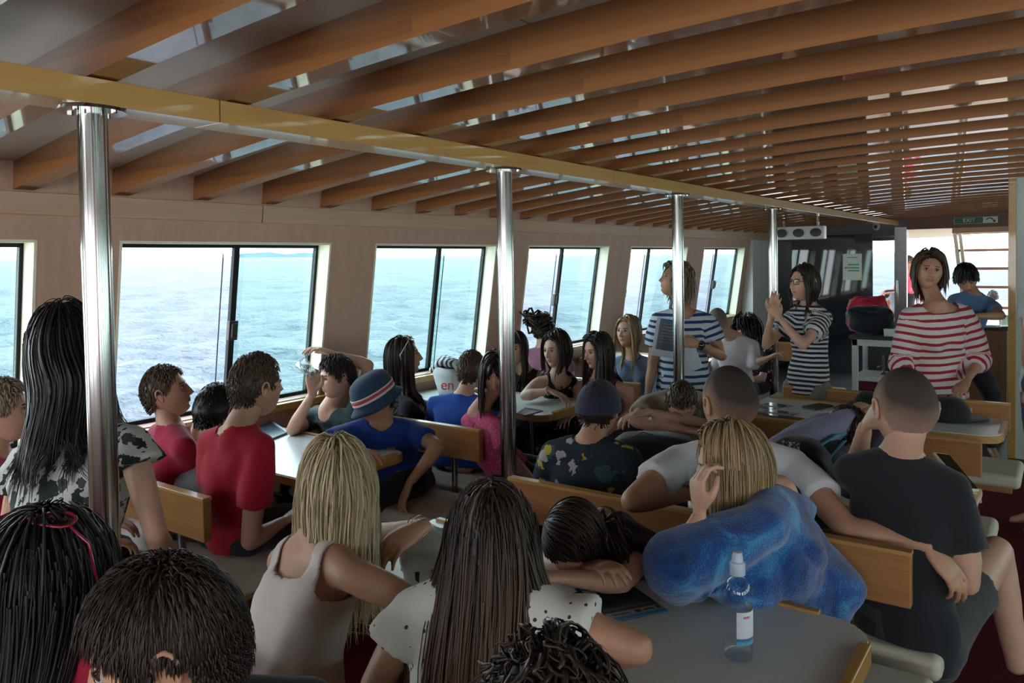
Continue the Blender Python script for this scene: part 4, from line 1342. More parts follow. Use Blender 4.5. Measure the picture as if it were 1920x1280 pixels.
# ================================================================== the passengers
S_PALE = (.50, .30, .215); S_TAN = (.42, .23, .145); S_MID = (.46, .26, .18); S_RED = (.50, .26, .19)
H_BLACK = hair_mat('hair_black', (.012, .011, .012), (.018, .015, .015), var=.5)
H_DARK = hair_mat('hair_dark_brown', (.020, .013, .010), (.045, .026, .018))
H_BROWN = hair_mat('hair_brown', (.022, .012, .008), (.19, .09, .048), var=.4)
H_MID = hair_mat('hair_mid_brown', (.05, .032, .022), (.11, .07, .045))
H_DKBLOND = hair_mat('hair_dark_blond', (.20, .135, .07), (.50, .34, .18), var=.35)
H_BLONDE = hair_mat('hair_platinum', (.32, .245, .135), (.86, .74, .50), var=.3)
H_GREYB = hair_mat('hair_ash', (.16, .12, .085), (.30, .24, .17), var=.3)
def shorthair(mat, n=900, ln=.035, rad=.0026, **k):
    d = dict(mat=mat, style='short', n=n, len=ln, rad=rad, segs=4, sides=3, vol=.006, flow=short_flow, thick=.008, jit=.25, cap_len=lambda d: .35 + 1.0 * np.clip(d[:, 2] + .15, 0, 1)); d.update(k); return d
def longhair(mat, ln=.35, n=260, **k):
    d = dict(mat=mat, style='long', len=ln, n=n, rad=.0065, vol=.014, segs=9, sides=3); d.update(k); return d
C_BLACK = cloth('black_cotton', (.014, .014, .016))
C_RED = cloth('red_cotton', (.42, .012, .035)); C_RED2 = cloth('crimson_cotton', (.34, .014, .045))
C_GREEN = cloth('dark_green_cotton', (.018, .038, .036)); C_BLUE = cloth('royal_blue_cotton', (.012, .05, .26))
C_BLUE2 = cloth('blue_cotton', (.018, .07, .34))
C_WHITE = cloth('white_cotton', (.60, .61, .64)); C_CHAR = cloth('charcoal_cotton', (.016, .018, .022))
C_TANK = cloth('ribbed_white', (.62, .56, .53)); C_KHAKI = cloth('khaki_cotton', (.30, .27, .21))
C_JEANS = cloth('denim', (.03, .05, .10)); C_LAV = cloth('lavender_knit', (.20, .20, .30))
C_PINK = blotchy('pink_melange', (.52, .07, .17), [((.60, .16, .26), 60, .35)], leafy=False)
C_GREY = cloth('grey_shorts', (.035, .037, .042))
C_OLIVE = cloth('olive_trousers', (.16, .17, .13))

# ---- row nearest the camera ------------------------------------------------
pb = person('young person with long straight black hair and red-rimmed sunglasses pushed up, back to the viewer', W(88, 1108, 1.2), (118, -6, 0), S_TAN,
       longhair(H_BLACK, .60, 2300, rad=.0020, sides=3, segs=11, part=.1, vol=.020), dict(mat=C_RED2, sleeve=.5), shc=W(95, 1265, 1.2), pel=V3(-1.35, .55, .55), female=True, seed=2,
       B=dict(e=W(215, 1330, 1.3), w=W(160, 1300, 1.5)), no_legs=True, eyes=False)
person('boy with thick short black hair turned left, head cut off by the lower edge', W(312, 1216, 1.1), (236, -14, 4), S_TAN,
       shorthair(H_DARK, 6000, .050, .0012, vol=.010, segs=4, sides=3, thick=.010, jit=.15, cap_len=lambda d: np.clip(.25 + 1.1 * np.clip(d[:, 2] + .05, 0, 1), .2, 1)), dict(mat=C_BLACK), shc=W(330, 1400, 1.12), tyaw=150, pel=V3(-1.0, .62, .5), no_legs=True, seed=3)
person('curly dark-haired head rising from the lower edge beside the brunette', W(1030, 1425, .95), (120, -10, 0), S_TAN,
       shorthair(H_DARK, 1300, .085, .0022, curl=.010, sides=3, segs=9, vol=.022, thick=.015, lift=.6), dict(mat=C_BLACK), shc=W(1030, 1690, .95), pel=V3(-.52, .78, .45), no_legs=True, eyes=False, seed=4)
# ---- the brunette and the blonde -------------------------------------------
LACE = blotchy('eyelet_lace', (.60, .59, .55), [((.06, .05, .04), 38, .16)], leafy=False)
brun = person('woman with very long brown hair down her back and a white eyelet top', W(922, 1022, 1.6), (126, -4, 0), S_TAN,
       longhair(H_BROWN, .70, 2700, rad=.0021, sides=3, segs=11, part=0.0, vol=.020, nape=.0, spread=.16), dict(mat=LACE, sleeve=.42, loose=.02, off=.015), tyaw=118,
       shA=W(778, 1150, 1.62), shB=W(1052, 1165, 1.52), pel=W(900, 1420, 1.62), female=True, seed=5, eyes=False,
       A=dict(e=W(700, 1290, 1.6), w=W(760, 1230, 1.9)), B=dict(e=W(1196, 1215, 1.46), w=W(1060, 1235, 1.75)), no_legs=True)
blo = person('platinum blonde woman in a white ribbed tank top seen from behind', W(634, 918, 1.95), (140, -14, -6), S_PALE,
       longhair(H_BLONDE, .31, 2500, rad=.0021, sides=3, segs=9, part=0.05, vol=.016, nape=.02, wave=.006, bodyhit=False), dict(mat=C_TANK, sleeve=0, tank=.125, tank_depth=.16, back_scoop=.015, off=.008, neck=.075),
       shA=W(528, 1052, 2.02), shB=W(655, 1075, 1.78), pel=W(545, 1330, 1.85), female=True, seed=6, eyes=False,
       A=dict(e=W(668, 1010, 2.28), w=W(795, 985, 2.05), hd=W(712, 1036, 1.98) - W(795, 985, 2.05), hn=W(740, 900, 1.9) - W(760, 1000, 2.0), pose='hook'),
       B=dict(e=W(800, 1140, 1.74), w=W(850, 1080, 1.95)), no_legs=True)
# ---- between the first table and the first oak back -------------------------
def towel_mat():
    m, n, b = _bsdf('tie_dye_towel'); _set(b, .95, 0, .1, sheen=.5)
    f = _noise(n, _coords(n), 5.5, 5, .6, .8); g = _noise(n, _coords(n), 260, 2)
    k = _math(n, 'ADD', f, _math(n, 'MULTIPLY', _math(n, 'SUBTRACT', g, .5), .25))
    n.links.new(_ramp(n, k, [(.36, (.006, .022, .10)), (.52, (.012, .085, .30)), (.64, (.05, .30, .55))]), b.inputs['Base Color'])
    _bump(n, b, g, .8, .006); return m
TOWEL = towel_mat()
tow = person('girl with straight dark blond hair wrapped in a blue towel, chin in her hand', W(1372, 872, 2.24), (206, -12, -4), S_PALE,
       longhair(H_DKBLOND, .22, 2300, rad=.0022, sides=3, segs=9, part=.1, vol=.016, nape=.03), dict(mat=TOWEL, sleeve=1.2, loose=.03, off=.026, neck=.07, name='towel', vox=.009, fold=.035, hem=-.6, extra=[(W(1335, 1052, 2.10), .085), (W(1395, 1075, 2.14), .125), (W(1450, 1060, 2.16), .12), (W(1500, 1090, 2.28), .13), (W(1520, 1150, 2.30), .11), (W(1440, 960, 2.2), .085), (W(1300, 1075, 2.05), .07), (W(1270, 1095, 2.04), .055)]), tyaw=205,
       shA=W(1432, 985, 2.08), shB=W(1478, 955, 2.40), pel=W(1440, 1200, 2.27), female=True, seed=7,
       A=dict(e=W(1268, 1058, 2.02), w=W(1312, 965, 2.06), hd=V3(-.10, .1, 1), hn=W(1200, 930, 2.0) - W(1318, 930, 2.05), pose='curl'),
       B=dict(e=W(1380, 1060, 2.42), w=W(1300, 1065, 2.28)), no_legs=True)
pon = person('dark-haired girl with a ponytail asleep face down on the front table', W(1078, 1012, 2.18), (300, -62, 0), S_PALE,
       longhair(H_DARK, .20, 1000, rad=.0026, sides=3, segs=8, vol=.010, gather=V3(0.04, -.12, .06)), dict(mat=C_BLACK, sleeve=.5), tyaw=285,
       shA=W(1215, 1025, 2.30), shB=W(1060, 985, 2.48), pel=W(1150, 1080, 2.62), female=True, seed=8, eyes=False,
       A=dict(e=W(1165, 1090, 2.10), w=W(1050, 1082, 2.05)), B=dict(e=W(1030, 1060, 2.3), w=W(1100, 1060, 2.12)), no_legs=True)
# ponytail
v, f, l = hair_locks('short', 1.0, np.eye(3), V3(0, 0, 0), 10, .1, .004)
def tail(root, base, tip, n, rad, mat, name='ponytail', seed=1, fat=.035, droop=.03):
    rs = np.random.RandomState(seed); mb = MB(); base = np.asarray(base); tip = np.asarray(tip)
    for i in range(n):
        o = rs.randn(3) * fat * .5; pts = []
        for t in np.linspace(0, 1, 7):
            w = math.sin(math.pi * min(1, t * 1.1)) * 1.0 + .15
            pts.append(base + (tip - base) * t + o * w + V3(0, 0, -droop * math.sin(math.pi * t) * rs.rand() + .02 * math.sin(math.pi * t)) - root['loc'])
        mb.tube(pts, [rad * .6, rad, rad, rad, rad * .9, rad * .7, rad * .2], 5)
    me = mb.mesh(name, mat, True); add_attr(me, np.tile([.4, .4, 0], (len(mb.v), 1)))
    return link(name, me, root['root'])
tail(pon, W(1125, 985, 2.22), W(1165, 1070, 2.2), 110, .0045, H_DARK, fat=.06)
# ---- beyond the first oak back ----------------------------------------------
wht = person('close-cropped man in a white T-shirt with his arm stretched along the bench back', W(1368, 757, 2.70), (140, -2, 0), S_TAN,
       dict(mat=buzz_mat('buzz_brown', (.035, .026, .022), (.30, .17, .12)), style='short', buzz=True, thick=.006), dict(mat=C_WHITE, sleeve=.55, loose=.018), hs=1.09,
       shA=W(1272, 866, 2.72), shB=W(1485, 872, 2.68), pel=W(1380, 1085, 2.75), seed=9, arm_r=1.08, eyes=False,
       A=dict(e=W(1186, 938, 2.50), w=W(1290, 925, 2.68)), B=dict(e=W(1588, 990, 2.42), w=W(1738, 1024, 2.32), hd=W(1800, 1092, 2.28) - W(1738, 1024, 2.32), hn=V3(.3, -.4, .8), pose='relaxed'))
buz = person('boy with shaved hair in a charcoal T-shirt on the aisle end of the bench', W(1696, 768, 2.42), (122, -4, 3), S_PALE,
       dict(mat=buzz_mat('buzz_dark', (.05, .036, .03), (.34, .21, .155)), style='short', buzz=True, thick=.005), dict(mat=C_CHAR, sleeve=.62, loose=.02, hem=-.2), hs=1.09,
       shA=W(1598, 884, 2.52), shB=W(1784, 916, 2.36), pel=W(1700, 1185, 2.42), seed=10, arm_r=1.05, eyes=False,
       A=dict(e=W(1598, 905, 2.85), w=W(1622, 800, 2.68), hd=W(1662, 745, 2.6) - W(1622, 800, 2.68), hn=V3(-1, -.5, .3), pose='curl'),
       B=dict(e=W(1812, 1092, 2.36), w=W(1818, 945, 2.72), hd=V3(-.1, 1, .3), pose='grip'),
       legs=[(W(1745, 1195, 2.40), W(1868, 1035, 2.78), W(1905, 1235, 2.72), yawv(80)), (W(1670, 1195, 2.48), W(1640, 1060, 2.95), W(1640, 1200, 3.0), yawv(90))],
       bottom=dict(mat=C_GREY, len=.55, loose=.02, name='shorts'))
FL_NAVY = blotchy('navy_flower_print', (.022, .034, .045), [((.04, .085, .11), 9, .32), ((.36, .36, .34), 10, .26), ((.42, .33, .06), 9, .19)])
capman = person('young man in a navy baseball cap and dark flower-print T-shirt', W(1122, 768, 3.2), (104, -8, 0), S_TAN,
       shorthair(H_DARK, 400, .010, .0025, thick=.005, vol=.003), dict(mat=FL_NAVY, sleeve=.6, loose=.02, off=.016), tyaw=124,
       shA=W(1040, 850, 3.22), shB=W(1176, 862, 3.1), pel=V3(-1.62, 2.80, .55), seed=11, eyes=False)
slp = person('boy in a khaki T-shirt asleep on his folded arms at the middle table', W(1278, 752, 4.0), (300, -50, 5), S_PALE,
       shorthair(H_MID, 700, .022, .003), dict(mat=C_KHAKI, sleeve=.6, loose=.015), shc=W(1275, 757, 4.30), tyaw=300, pel=V3(-1.7, 4.0, .6), seed=12, eyes=False, hs=.95,
       A=dict(e=W(1335, 800, 4.0), w=W(1215, 772, 3.92), hd=W(1190, 778, 3.9) - W(1215, 772, 3.92), pose='relaxed'), B=dict(e=W(1192, 790, 4.02), w=W(1290, 806, 3.86)), arm_r=1.0)
lav = person('sleeper in a lavender long-sleeved top, dark head down beside the shaved boy', W(1588, 806, 3.45), (310, -60, 0), S_PALE,
       shorthair(H_DARK, 700, .03, .003, thick=.012), dict(mat=C_LAV, sleeve=1.95, loose=.014, fold=.008), shc=W(1610, 800, 3.75), tyaw=300, pel=V3(-.85, 3.95, .6), seed=13, eyes=False,
       A=dict(e=W(1660, 830, 3.5), w=W(1700, 790, 3.4)), B=dict(e=W(1465, 845, 3.36), w=W(1612, 778, 3.40), pose='flat'), arm_r=1.25)
# ---- port side, first table ---------------------------------------------------
PALM = blotchy('palm_leaf_print', (.46, .47, .46), [((.018, .03, .028), 11, .40), ((.05, .06, .05), 19, .34), ((.02, .022, .025), 30, .26)])
palm = person('woman with long dark hair in a white blouse printed with dark palm leaves', W(118, 648, 2.28), (150, -24, 0), S_PALE,
       longhair(H_BLACK, .40, 2000, rad=.0025, sides=3, segs=10, part=0, vol=.018, nape=.0, spread=.10), dict(mat=PALM, sleeve=.25, loose=.03, off=.016), tyaw=140,
       shA=W(48, 868, 2.45), shB=W(246, 832, 2.26), pel=W(125, 1190, 2.4), female=True, seed=14, eyes=False,
       A=dict(e=W(10, 1040, 2.5), w=W(60, 1100, 2.7)), B=dict(e=W(292, 1000, 2.2), w=W(330, 1075, 2.42)), legs=[(W(100, 1200, 2.4), W(60, 1230, 2.8), W(60, 1400, 2.8), yawv(126)), (W(170, 1200, 2.4), W(200, 1230, 2.75), W(190, 1400, 2.8), yawv(126))],
       bottom=dict(mat=PALM, name='skirt'))
person('fair short-haired passenger at the left edge behind the long-haired woman', W(2, 772, 2.9), (60, 0, 0), S_PALE, shorthair(H_GREYB, 900, .03), dict(mat=C_RED2), seed=15)
person('boy in a crimson T-shirt by the window looking up, in profile', W(312, 736, 3.42), (46, 14, 0), S_MID, shorthair(H_MID, 1100, .028, .003),
       dict(mat=C_RED2, sleeve=.6), hs=.97, tyaw=75, shc=W(320, 826, 3.42), pel=V3(-3.24, 1.87, .57), seed=16,
       A=dict(e=W(350, 880, 3.7), w=W(368, 800, 3.75)), B=dict(e=W(372, 900, 3.45), w=W(420, 880, 3.6)))
person('boy in a bright red T-shirt on the aisle side of the first bench', W(480, 724, 3.08), (84, 2, 2), S_PALE, shorthair(H_MID, 1300, .022, .0026),
       dict(mat=C_RED, sleeve=.62, loose=.02), tyaw=100, shA=W(400, 828, 3.12), shB=W(490, 838, 2.98), pel=V3(-2.84, 1.90, .57), seed=17, hs=1.04,
       A=dict(e=W(400, 950, 3.3), w=W(470, 930, 3.5)), B=dict(e=W(468, 1015, 2.98), w=W(535, 975, 3.15)))
person('dark-haired boy half hidden between the two red T-shirts', W(404, 772, 3.4), (110, -10, 0), S_MID, shorthair(H_BLACK, 900, .03, .003, thick=.014), dict(mat=cloth('grey_cotton', (.22, .22, .24))), hs=.97, seed=18, eyes=False)
grn = person('boy in a dark green T-shirt holding up a glass, one arm over his head', W(632, 707, 4.22), (250, -6, 0), S_PALE, shorthair(H_DARK, 1100, .035, .003, vol=.010, thick=.012),
       dict(mat=C_GREEN, sleeve=.6), tyaw=262, shc=W(628, 786, 4.28), pel=V3(-3.22, 3.03, .57), hs=.95, seed=19,
       A=dict(e=W(690, 684, 4.32), w=W(628, 664, 4.28), pose='relaxed', hn=V3(0, 0, 1)), B=dict(e=W(548, 806, 4.15), w=W(586, 738, 4.05), hd=V3(.1, 0, 1), hn=V3(-.6, .5, 0), pose='curl'))
hat = person('boy in a navy brimmed hat with a red and white band, blue T-shirt', W(706, 752, 3.85), (238, -22, 0), S_TAN, shorthair(H_DARK, 500, .02, .003),
       dict(mat=C_BLUE, sleeve=.6), tyaw=258, shA=W(772, 806, 3.92), shB=W(652, 812, 3.85), pel=V3(-2.80, 2.88, .57), hs=.97, seed=20,
       A=dict(e=W(822, 838, 3.75), w=W(768, 905, 3.68), hd=V3(-.2, -.4, -1)), B=dict(e=W(598, 838, 3.62), w=W(660, 845, 3.5)))
person('woman in a black T-shirt with sunglasses in her dark hair, in profile', W(756, 668, 4.62), (42, 6, 0), S_PALE, longhair(H_DARK, .36, 330, vol=.012, nape=.02, segs=12),
       dict(mat=C_BLACK, sleeve=.6), tyaw=60, shc=W(748, 755, 4.66), pel=V3(-3.18, 3.38, .57), female=True, seed=21,
       A=dict(e=W(812, 762, 4.95), w=W(858, 742, 4.9)), B=dict(e=W(800, 800, 4.6), w=W(868, 812, 4.7)))
PP_SUN = list(PEOPLE.values())[-1]
person('small boy in a blue T-shirt seen from behind beside the striped tote', W(884, 694, 4.42), (100, 0, 0), S_PALE, shorthair(H_MID, 900, .035, .003, thick=.012),
       dict(mat=C_BLUE2, sleeve=.6), hs=.90, shc=W(868, 762, 4.42), seed=22, B=dict(e=W(930, 745, 4.6), w=W(915, 700, 4.5), hd=V3(0, 0, 1), pose='curl'), eyes=False)
person('girl in a pink T-shirt glancing back past the steel pillar', W(932, 702, 4.05), (296, -14, 0), S_RED, dict(longhair(H_DARK, .26, 420, vol=.018, segs=10), style='bangs'),
       dict(mat=C_PINK, sleeve=.6, loose=.018), tyaw=40, shA=W(880, 790, 4.25), shB=W(930, 800, 3.95), pel=V3(-2.44, 3.30, .57), female=True, hs=.94, seed=23,
       B=dict(e=W(962, 865, 3.85), w=W(1000, 900, 3.95)))
# ---- port side, second table ---------------------------------------------------
person('woman with a dark headband and black tank top behind the steel pillar', W(966, 652, 5.5), (286, -6, 0), S_PALE, longhair(H_DARK, .30, 260), dict(mat=C_BLACK, sleeve=0, tank=.12), shc=W(985, 712, 5.55), tyaw=280, female=True, seed=24)
HB = list(PEOPLE.values())[-1]
bun = person('woman with dark hair tied up and a mauve pink top, back to the viewer', W(1018, 616, 6.2), (112, 0, 0), S_PALE, dict(longhair(H_DARK, .10, 300, vol=.012, gather=V3(-.05, -.10, .09), segs=8)),
       dict(mat=cloth('mauve_cotton', (.34, .14, .20)), sleeve=.4), female=True, seed=25, eyes=False)
tail(bun, W(1005, 602, 6.15), W(986, 596, 6.1), 70, .009, H_DARK, name='topknot', fat=.07)
FL_DARK = blotchy('black_blossom_print', (.014, .012, .014), [((.42, .36, .27), 22, .24), ((.20, .08, .06), 26, .12)])
person('woman in a black dress with pale blossoms leaning on the table', W(1044, 656, 5.15), (262, -4, 4), S_PALE, longhair(H_DARK, .24, 420, segs=9, vol=.016, part=.3),
       dict(mat=FL_DARK, sleeve=0, tank=.115, neck=.088), shA=W(1082, 722, 5.2), shB=W(1010, 718, 5.1), tyaw=275, pel=V3(-2.9, 4.62, .57), female=True, bust=.065, seed=26, arm_r=1.12,
       A=dict(e=W(1100, 760, 5.0), w=W(1075, 775, 4.85)), B=dict(e=W(984, 742, 4.98), w=W(1030, 732, 4.88), hd=V3(.9, .1, -.3), pose='relaxed'), bottom=dict(mat=FL_DARK, name='skirt'))
FLW = list(PEOPLE.values())[-1]
maroon = person('young woman with long straight brown hair and a maroon sleeveless top', W(1122, 658, 5.0), (246, -8, 0), S_RED, longhair(H_DARK, .48, 420, part=0, segs=12, vol=.012), 
       dict(mat=cloth('maroon_cotton', (.10, .012, .03)), sleeve=0, tank=.13), shc=W(1130, 728, 5.06), tyaw=272, pel=V3(-2.46, 4.62, .57), female=True, seed=27,
       A=dict(e=W(1178, 775, 5.0), w=W(1150, 800, 4.9)), B=dict(e=W(1085, 780, 5.05), w=W(1110, 800, 4.9)))
person('fair-haired woman in a light blue button shirt beside the last long window', W(1178, 622, 5.9), (262, 4, 0), S_PALE, longhair(H_DKBLOND, .25, 360, part=.4, segs=10, vol=.014),
       dict(mat=cloth('chambray', (.16, .22, .34)), sleeve=.9), shc=W(1186, 686, 5.95), tyaw=285, female=True, bust=.05, seed=28, arm_r=1.05)
# ---- standing women -----------------------------------------------------------
def stand(xy, D, yaw, w=.08, floor=.06):
    c = W(xy[0], xy[1], D); f = yawv(yaw); r = V3(f[1], -f[0], 0)
    return [(c + r * s * w - V3(0, 0, .06), V3(*(c + r * s * w)[:2], c[2] * .53), V3(*(c + r * s * w)[:2], floor + .03), f) for s in (-1, 1)]
bs = person('standing woman in a blue-and-white striped T-shirt holding brochures', W(1266, 526, 5.70), (222, 16, 0), S_TAN, dict(longhair(H_GREYB, .115, 700, segs=8, vol=.024, rad=.0045, nape=.0, wave=.016)),
       dict(mat=striped('stripes_blue', (.56, .60, .66), (.022, .045, .15), .050, .42), sleeve=.55, loose=.02, neck=.085, off=.015), tyaw=288,
       shA=W(1328, 603, 5.66), shB=W(1234, 600, 5.70), pel=W(1281, 738, 5.74), female=True, bust=.07, seed=29, hs=1.05, arm_r=1.15, dims=(.19, .165, .175, .12), legs=stand((1281, 742), 5.74, 290, .09),
       bottom=dict(mat=C_JEANS), A=dict(e=W(1354, 668, 5.64), w=W(1312, 646, 5.41), hd=W(1285, 640, 5.38) - W(1312, 646, 5.41), hn=V3(.5, -.8, .2), pose='curl'),
       B=dict(e=W(1222, 690, 5.74), w=W(1213, 752, 5.70)))
gls = person('standing woman with glasses in a navy-and-white striped T-shirt clasping the pillar', W(1508, 531, 5.15), (236, 2, 0), S_PALE, longhair(H_DARK, .165, 600, segs=9, part=.3, vol=.010, rad=.005),
       dict(mat=striped('stripes_navy', (.52, .52, .52), (.014, .017, .035), .031, .52), sleeve=.55, off=.014, hem=-.22), tyaw=262, shA=W(1546, 596, 5.1), shB=W(1488, 592, 5.25), pel=W(1515, 712, 5.18), female=True, bust=.05, seed=30,
       legs=stand((1515, 716), 5.18, 265), bottom=dict(mat=C_OLIVE), A=dict(e=W(1505, 648, 4.95), w=W(1462, 597, 5.05), hd=V3(-.6, .1, .9), hn=V3(.3, -1, .2), pose='relaxed'),
       B=dict(e=W(1436, 648, 5.25), w=W(1446, 592, 5.12), hd=V3(.3, -.1, 1), hn=V3(.3, -1, 0), pose='relaxed'))
red = person('standing woman in a red-and-white striped boat-neck top', W(1741, 508, 4.8), (288, 2, -8), S_TAN, longhair(H_MID, .15, 700, part=.3, vol=.018, rad=.005, segs=9, nape=.05),
       dict(mat=striped('stripes_red', (.58, .52, .50), (.32, .018, .035), .046, .38), sleeve=1.35, neck=.10, wide=1.15, off=.016, loose=.016, hem=-.30), tyaw=298,
       shA=W(1808, 589, 4.75), shB=W(1704, 594, 4.72), pel=W(1757, 745, 4.8), female=True, bust=.06, seed=31, dims=(.18, .155, .165, .115), legs=stand((1757, 750), 4.8, 298), arm_r=1.05,
       bottom=dict(mat=C_JEANS), A=dict(e=W(1838, 675, 4.75), w=W(1814, 712, 4.58), hd=W(1795, 738, 4.5) - W(1814, 712, 4.58)), B=dict(e=W(1688, 680, 4.72), w=W(1716, 728, 4.5)))
# ---- further aft ------------------------------------------------------------------
person('greying man in a white shirt seated with his back to the viewer', W(1345, 604, 6.55), (112, -12, 0), S_PALE, dict(mat=buzz_mat('grey_crop', (.16, .14, .125), (.34, .22, .17)), style='short', buzz=True, thick=.006),
       dict(mat=cloth('white_shirt', (.50, .46, .47)), sleeve=1.1, loose=.006), shA=W(1352, 648, 6.6), shB=W(1412, 648, 6.5), seed=32, eyes=False, B=dict(e=W(1414, 682, 6.4), w=W(1442, 670, 6.3)))
person('dark-haired woman in a black patterned top bent over her reading', W(1402, 616, 6.9), (236, -42, 0), S_RED, longhair(H_BLACK, .12, 300, segs=8, vol=.03, nape=.0), dict(mat=FL_DARK, sleeve=.8), shc=W(1415, 650, 7.0), female=True, seed=33)
bar = person('person in a blue T-shirt leaning on the bar counter beyond the striped tops', W(1812, 522, 6.5), (282, -34, 10), S_TAN, shorthair(H_BLACK, 900, .06, .0035, vol=.016, thick=.016),
       dict(mat=cloth('sky_blue_cotton', (.10, .19, .34)), sleeve=.6), shA=W(1852, 568, 6.5), shB=W(1790, 562, 6.55), tyaw=290, pel=V3(-.75, 7.7, .80), seed=34,
       A=dict(e=W(1878, 592, 6.3), w=W(1825, 592, 6.1)), B=dict(e=W(1775, 600, 6.3), w=W(1800, 596, 6.15)))
person('passenger in a white top and jeans cut off by the right edge', W(1962, 478, 4.6), (200, 0, 0), S_TAN, longhair(H_DARK, .2, 200), dict(mat=C_WHITE, sleeve=.45), shc=W(1962, 560, 4.6), pel=W(1962, 720, 4.6), tyaw=210, female=True, seed=35,
       legs=stand((1962, 725), 4.6, 210), bottom=dict(mat=C_JEANS), A=dict(e=W(1925, 660, 4.45), w=W(1935, 720, 4.4)), B=dict(e=W(1926, 650, 4.75), w=W(1925, 712, 4.75)))
# aft deck, beyond the opening
person('passenger in orange sitting on the sunlit aft deck', W(1862, 556, 15.0), (120, 0, 0), S_TAN, shorthair(H_DARK, 200, .04, .008), dict(mat=cloth('orange_cotton', (.55, .16, .04))), pel=V3(*W(1862, 600, 15.0)[:2], .62), seed=36, vox=.018, eyes=False, facing_legs=120)
person('passenger with a pink towel standing on the aft deck left of the stairs', W(1703, 492, 14.5), (200, 0, 0), S_RED, shorthair(H_MID, 200, .04, .008), dict(mat=cloth('rose_cloth', (.60, .09, .14)), sleeve=1.0), shc=W(1706, 520, 14.5), pel=V3(*W(1706, 570, 14.5)[:2], .95), seed=37, vox=.018, eyes=False,
       legs=[(V3(*W(1706, 570, 14.5)[:2], .9), V3(*W(1706, 570, 14.5)[:2], .5), V3(*W(1706, 570, 14.5)[:2], .1), yawv(200))])
person('passenger in pale clothes seen through the glass door', W(1664, 556, 14.8), (290, -10, 0), S_TAN, shorthair(H_BLACK, 200, .04, .008), dict(mat=cloth('pale_blue_cloth', (.28, .38, .45)), sleeve=.5), pel=V3(*W(1668, 640, 14.8)[:2], .9), shc=W(1666, 585, 14.8), seed=38, vox=.018, eyes=False,
       legs=[(V3(*W(1668, 640, 14.8)[:2], .85), V3(*W(1668, 640, 14.8)[:2], .5), V3(*W(1668, 640, 14.8)[:2], .1), yawv(290))],
       A=dict(e=W(1675, 598, 14.6), w=W(1667, 572, 14.4)), B=dict(e=W(1655, 600, 14.6), w=W(1661, 573, 14.4)))
# ================================================================== things worn
P_ = PEOPLE
def who(frag):
    return [p for l, p in PEOPLE.items() if frag in l][0]
def skull_shell(z0, off, taper=0.0, nu=40, nv=18, tilt=0.0, zmaxscale=1.0):
    """dome over the cranium from height z0 up"""
    rings = []
    for j in range(nv):
        t = j / (nv - 1)
        z = z0 + (1 - z0) * math.sin(t * math.pi / 2)
        r = math.sqrt(max(0, 1 - z * z)) if t < 1 else 0.0
        d = np.array([[r * math.sin(2 * math.pi * i / nu), r * math.cos(2 * math.pi * i / nu), z] for i in range(nu)])
        p = V3(.077, .098, .118) * d
        nrmv = d + 1e-9; nrmv = nrmv / np.linalg.norm(nrmv, axis=1)[:, None]
        p = p + nrmv * off
        p[:, 2] = p[:, 2] * zmaxscale + tilt * p[:, 1]
        rings.append([q for q in p])
    return rings
# navy baseball cap
c = who('navy baseball cap')
mb = MB(); mb.rings(skull_shell(-.04, .018, tilt=.12, zmaxscale=.95)); NAVY = cloth('navy_twill', (.020, .022, .045)); build(on_head(c, mb), 'cap_crown', NAVY, c['root'], smooth=True)
mb = MB(); top = []; bot = []
for i in range(17):
    a = math.radians(-62 + 124 * i / 16)
    for r0, dz in ((1.0, 0), (1.0, 0)): pass
inner = []; outer = []
for i in range(17):
    a = math.radians(-62 + 124 * i / 16)
    inner.append(V3(.090 * math.sin(a), .108 * math.cos(a), .022 + .012 * math.cos(a)))
    outer.append(V3(.095 * math.sin(a) * 1.02, .108 * math.cos(a) + .075 * math.cos(a * .9) ** .6 if abs(a) < 1.5 else 0, .018 + .006 * math.cos(a) - .016 * (abs(a) / 1.08) ** 2))
vs = inner + outer + [p + V3(0, 0, .004) for p in inner] + [p + V3(0, 0, .004) for p in outer]; fs = []
for i in range(16):
    fs += [(i, i + 1, 18 + i, 17 + i), (34 + i, 51 + i, 52 + i, 35 + i), (17 + i, 18 + i, 52 + i, 51 + i)]
mb.add(vs, fs); build(on_head(c, mb), 'cap_brim', NAVY, c['root'], smooth=True)
mb = MB(); mb.ellipsoid((0, -.004, .130), (.008, .008, .004)); build(on_head(c, mb), 'cap_button', NAVY, c['root'], smooth=True)
# cloche hat with band
c = who('navy brimmed hat')
HN = cloth('hat_felt', (.020, .045, .085), bump=.2)
nu = 48
def hat_ring(rx, ry, z, tilt=.0, wav=0.0):
    return [V3(rx * math.sin(2 * math.pi * i / nu), ry * math.cos(2 * math.pi * i / nu), z + tilt * math.cos(2 * math.pi * i / nu) * ry + wav * math.cos(4 * math.pi * i / nu)) for i in range(nu)]
T = .10
prof = [(.128, .150, -.012, .006), (.112, .134, .006, .003), (.098, .120, .020, 0), (.097, .118, .030, 0), (.098, .117, .075, 0), (.094, .112, .105, 0), (.080, .096, .130, 0), (.055, .066, .146, 0), (.022, .026, .153, 0)]
mb = MB(); mb.rings([hat_ring(a, b, z, -T, w) for a, b, z, w in prof]); build(on_head(c, mb), 'hat', HN, c['root'], smooth=True)
for nm, z0, z1, mt in (('hat_band', .034, .046, cloth('band_cream', (.55, .52, .48))), ('hat_band', .046, .062, cloth('band_red', (.42, .05, .08))), ('hat_band', .062, .070, cloth('band_cream', (.55, .52, .48)))):
    mb = MB(); mb.rings([hat_ring(.0995, .1205, z0, -T), hat_ring(.101, .122, z0 + .001, -T), hat_ring(.101, .1215, z1 - .001, -T), hat_ring(.0995, .119, z1, -T)], caps=False)
    build(on_head(c, mb), nm, mt, c['root'], smooth=True)
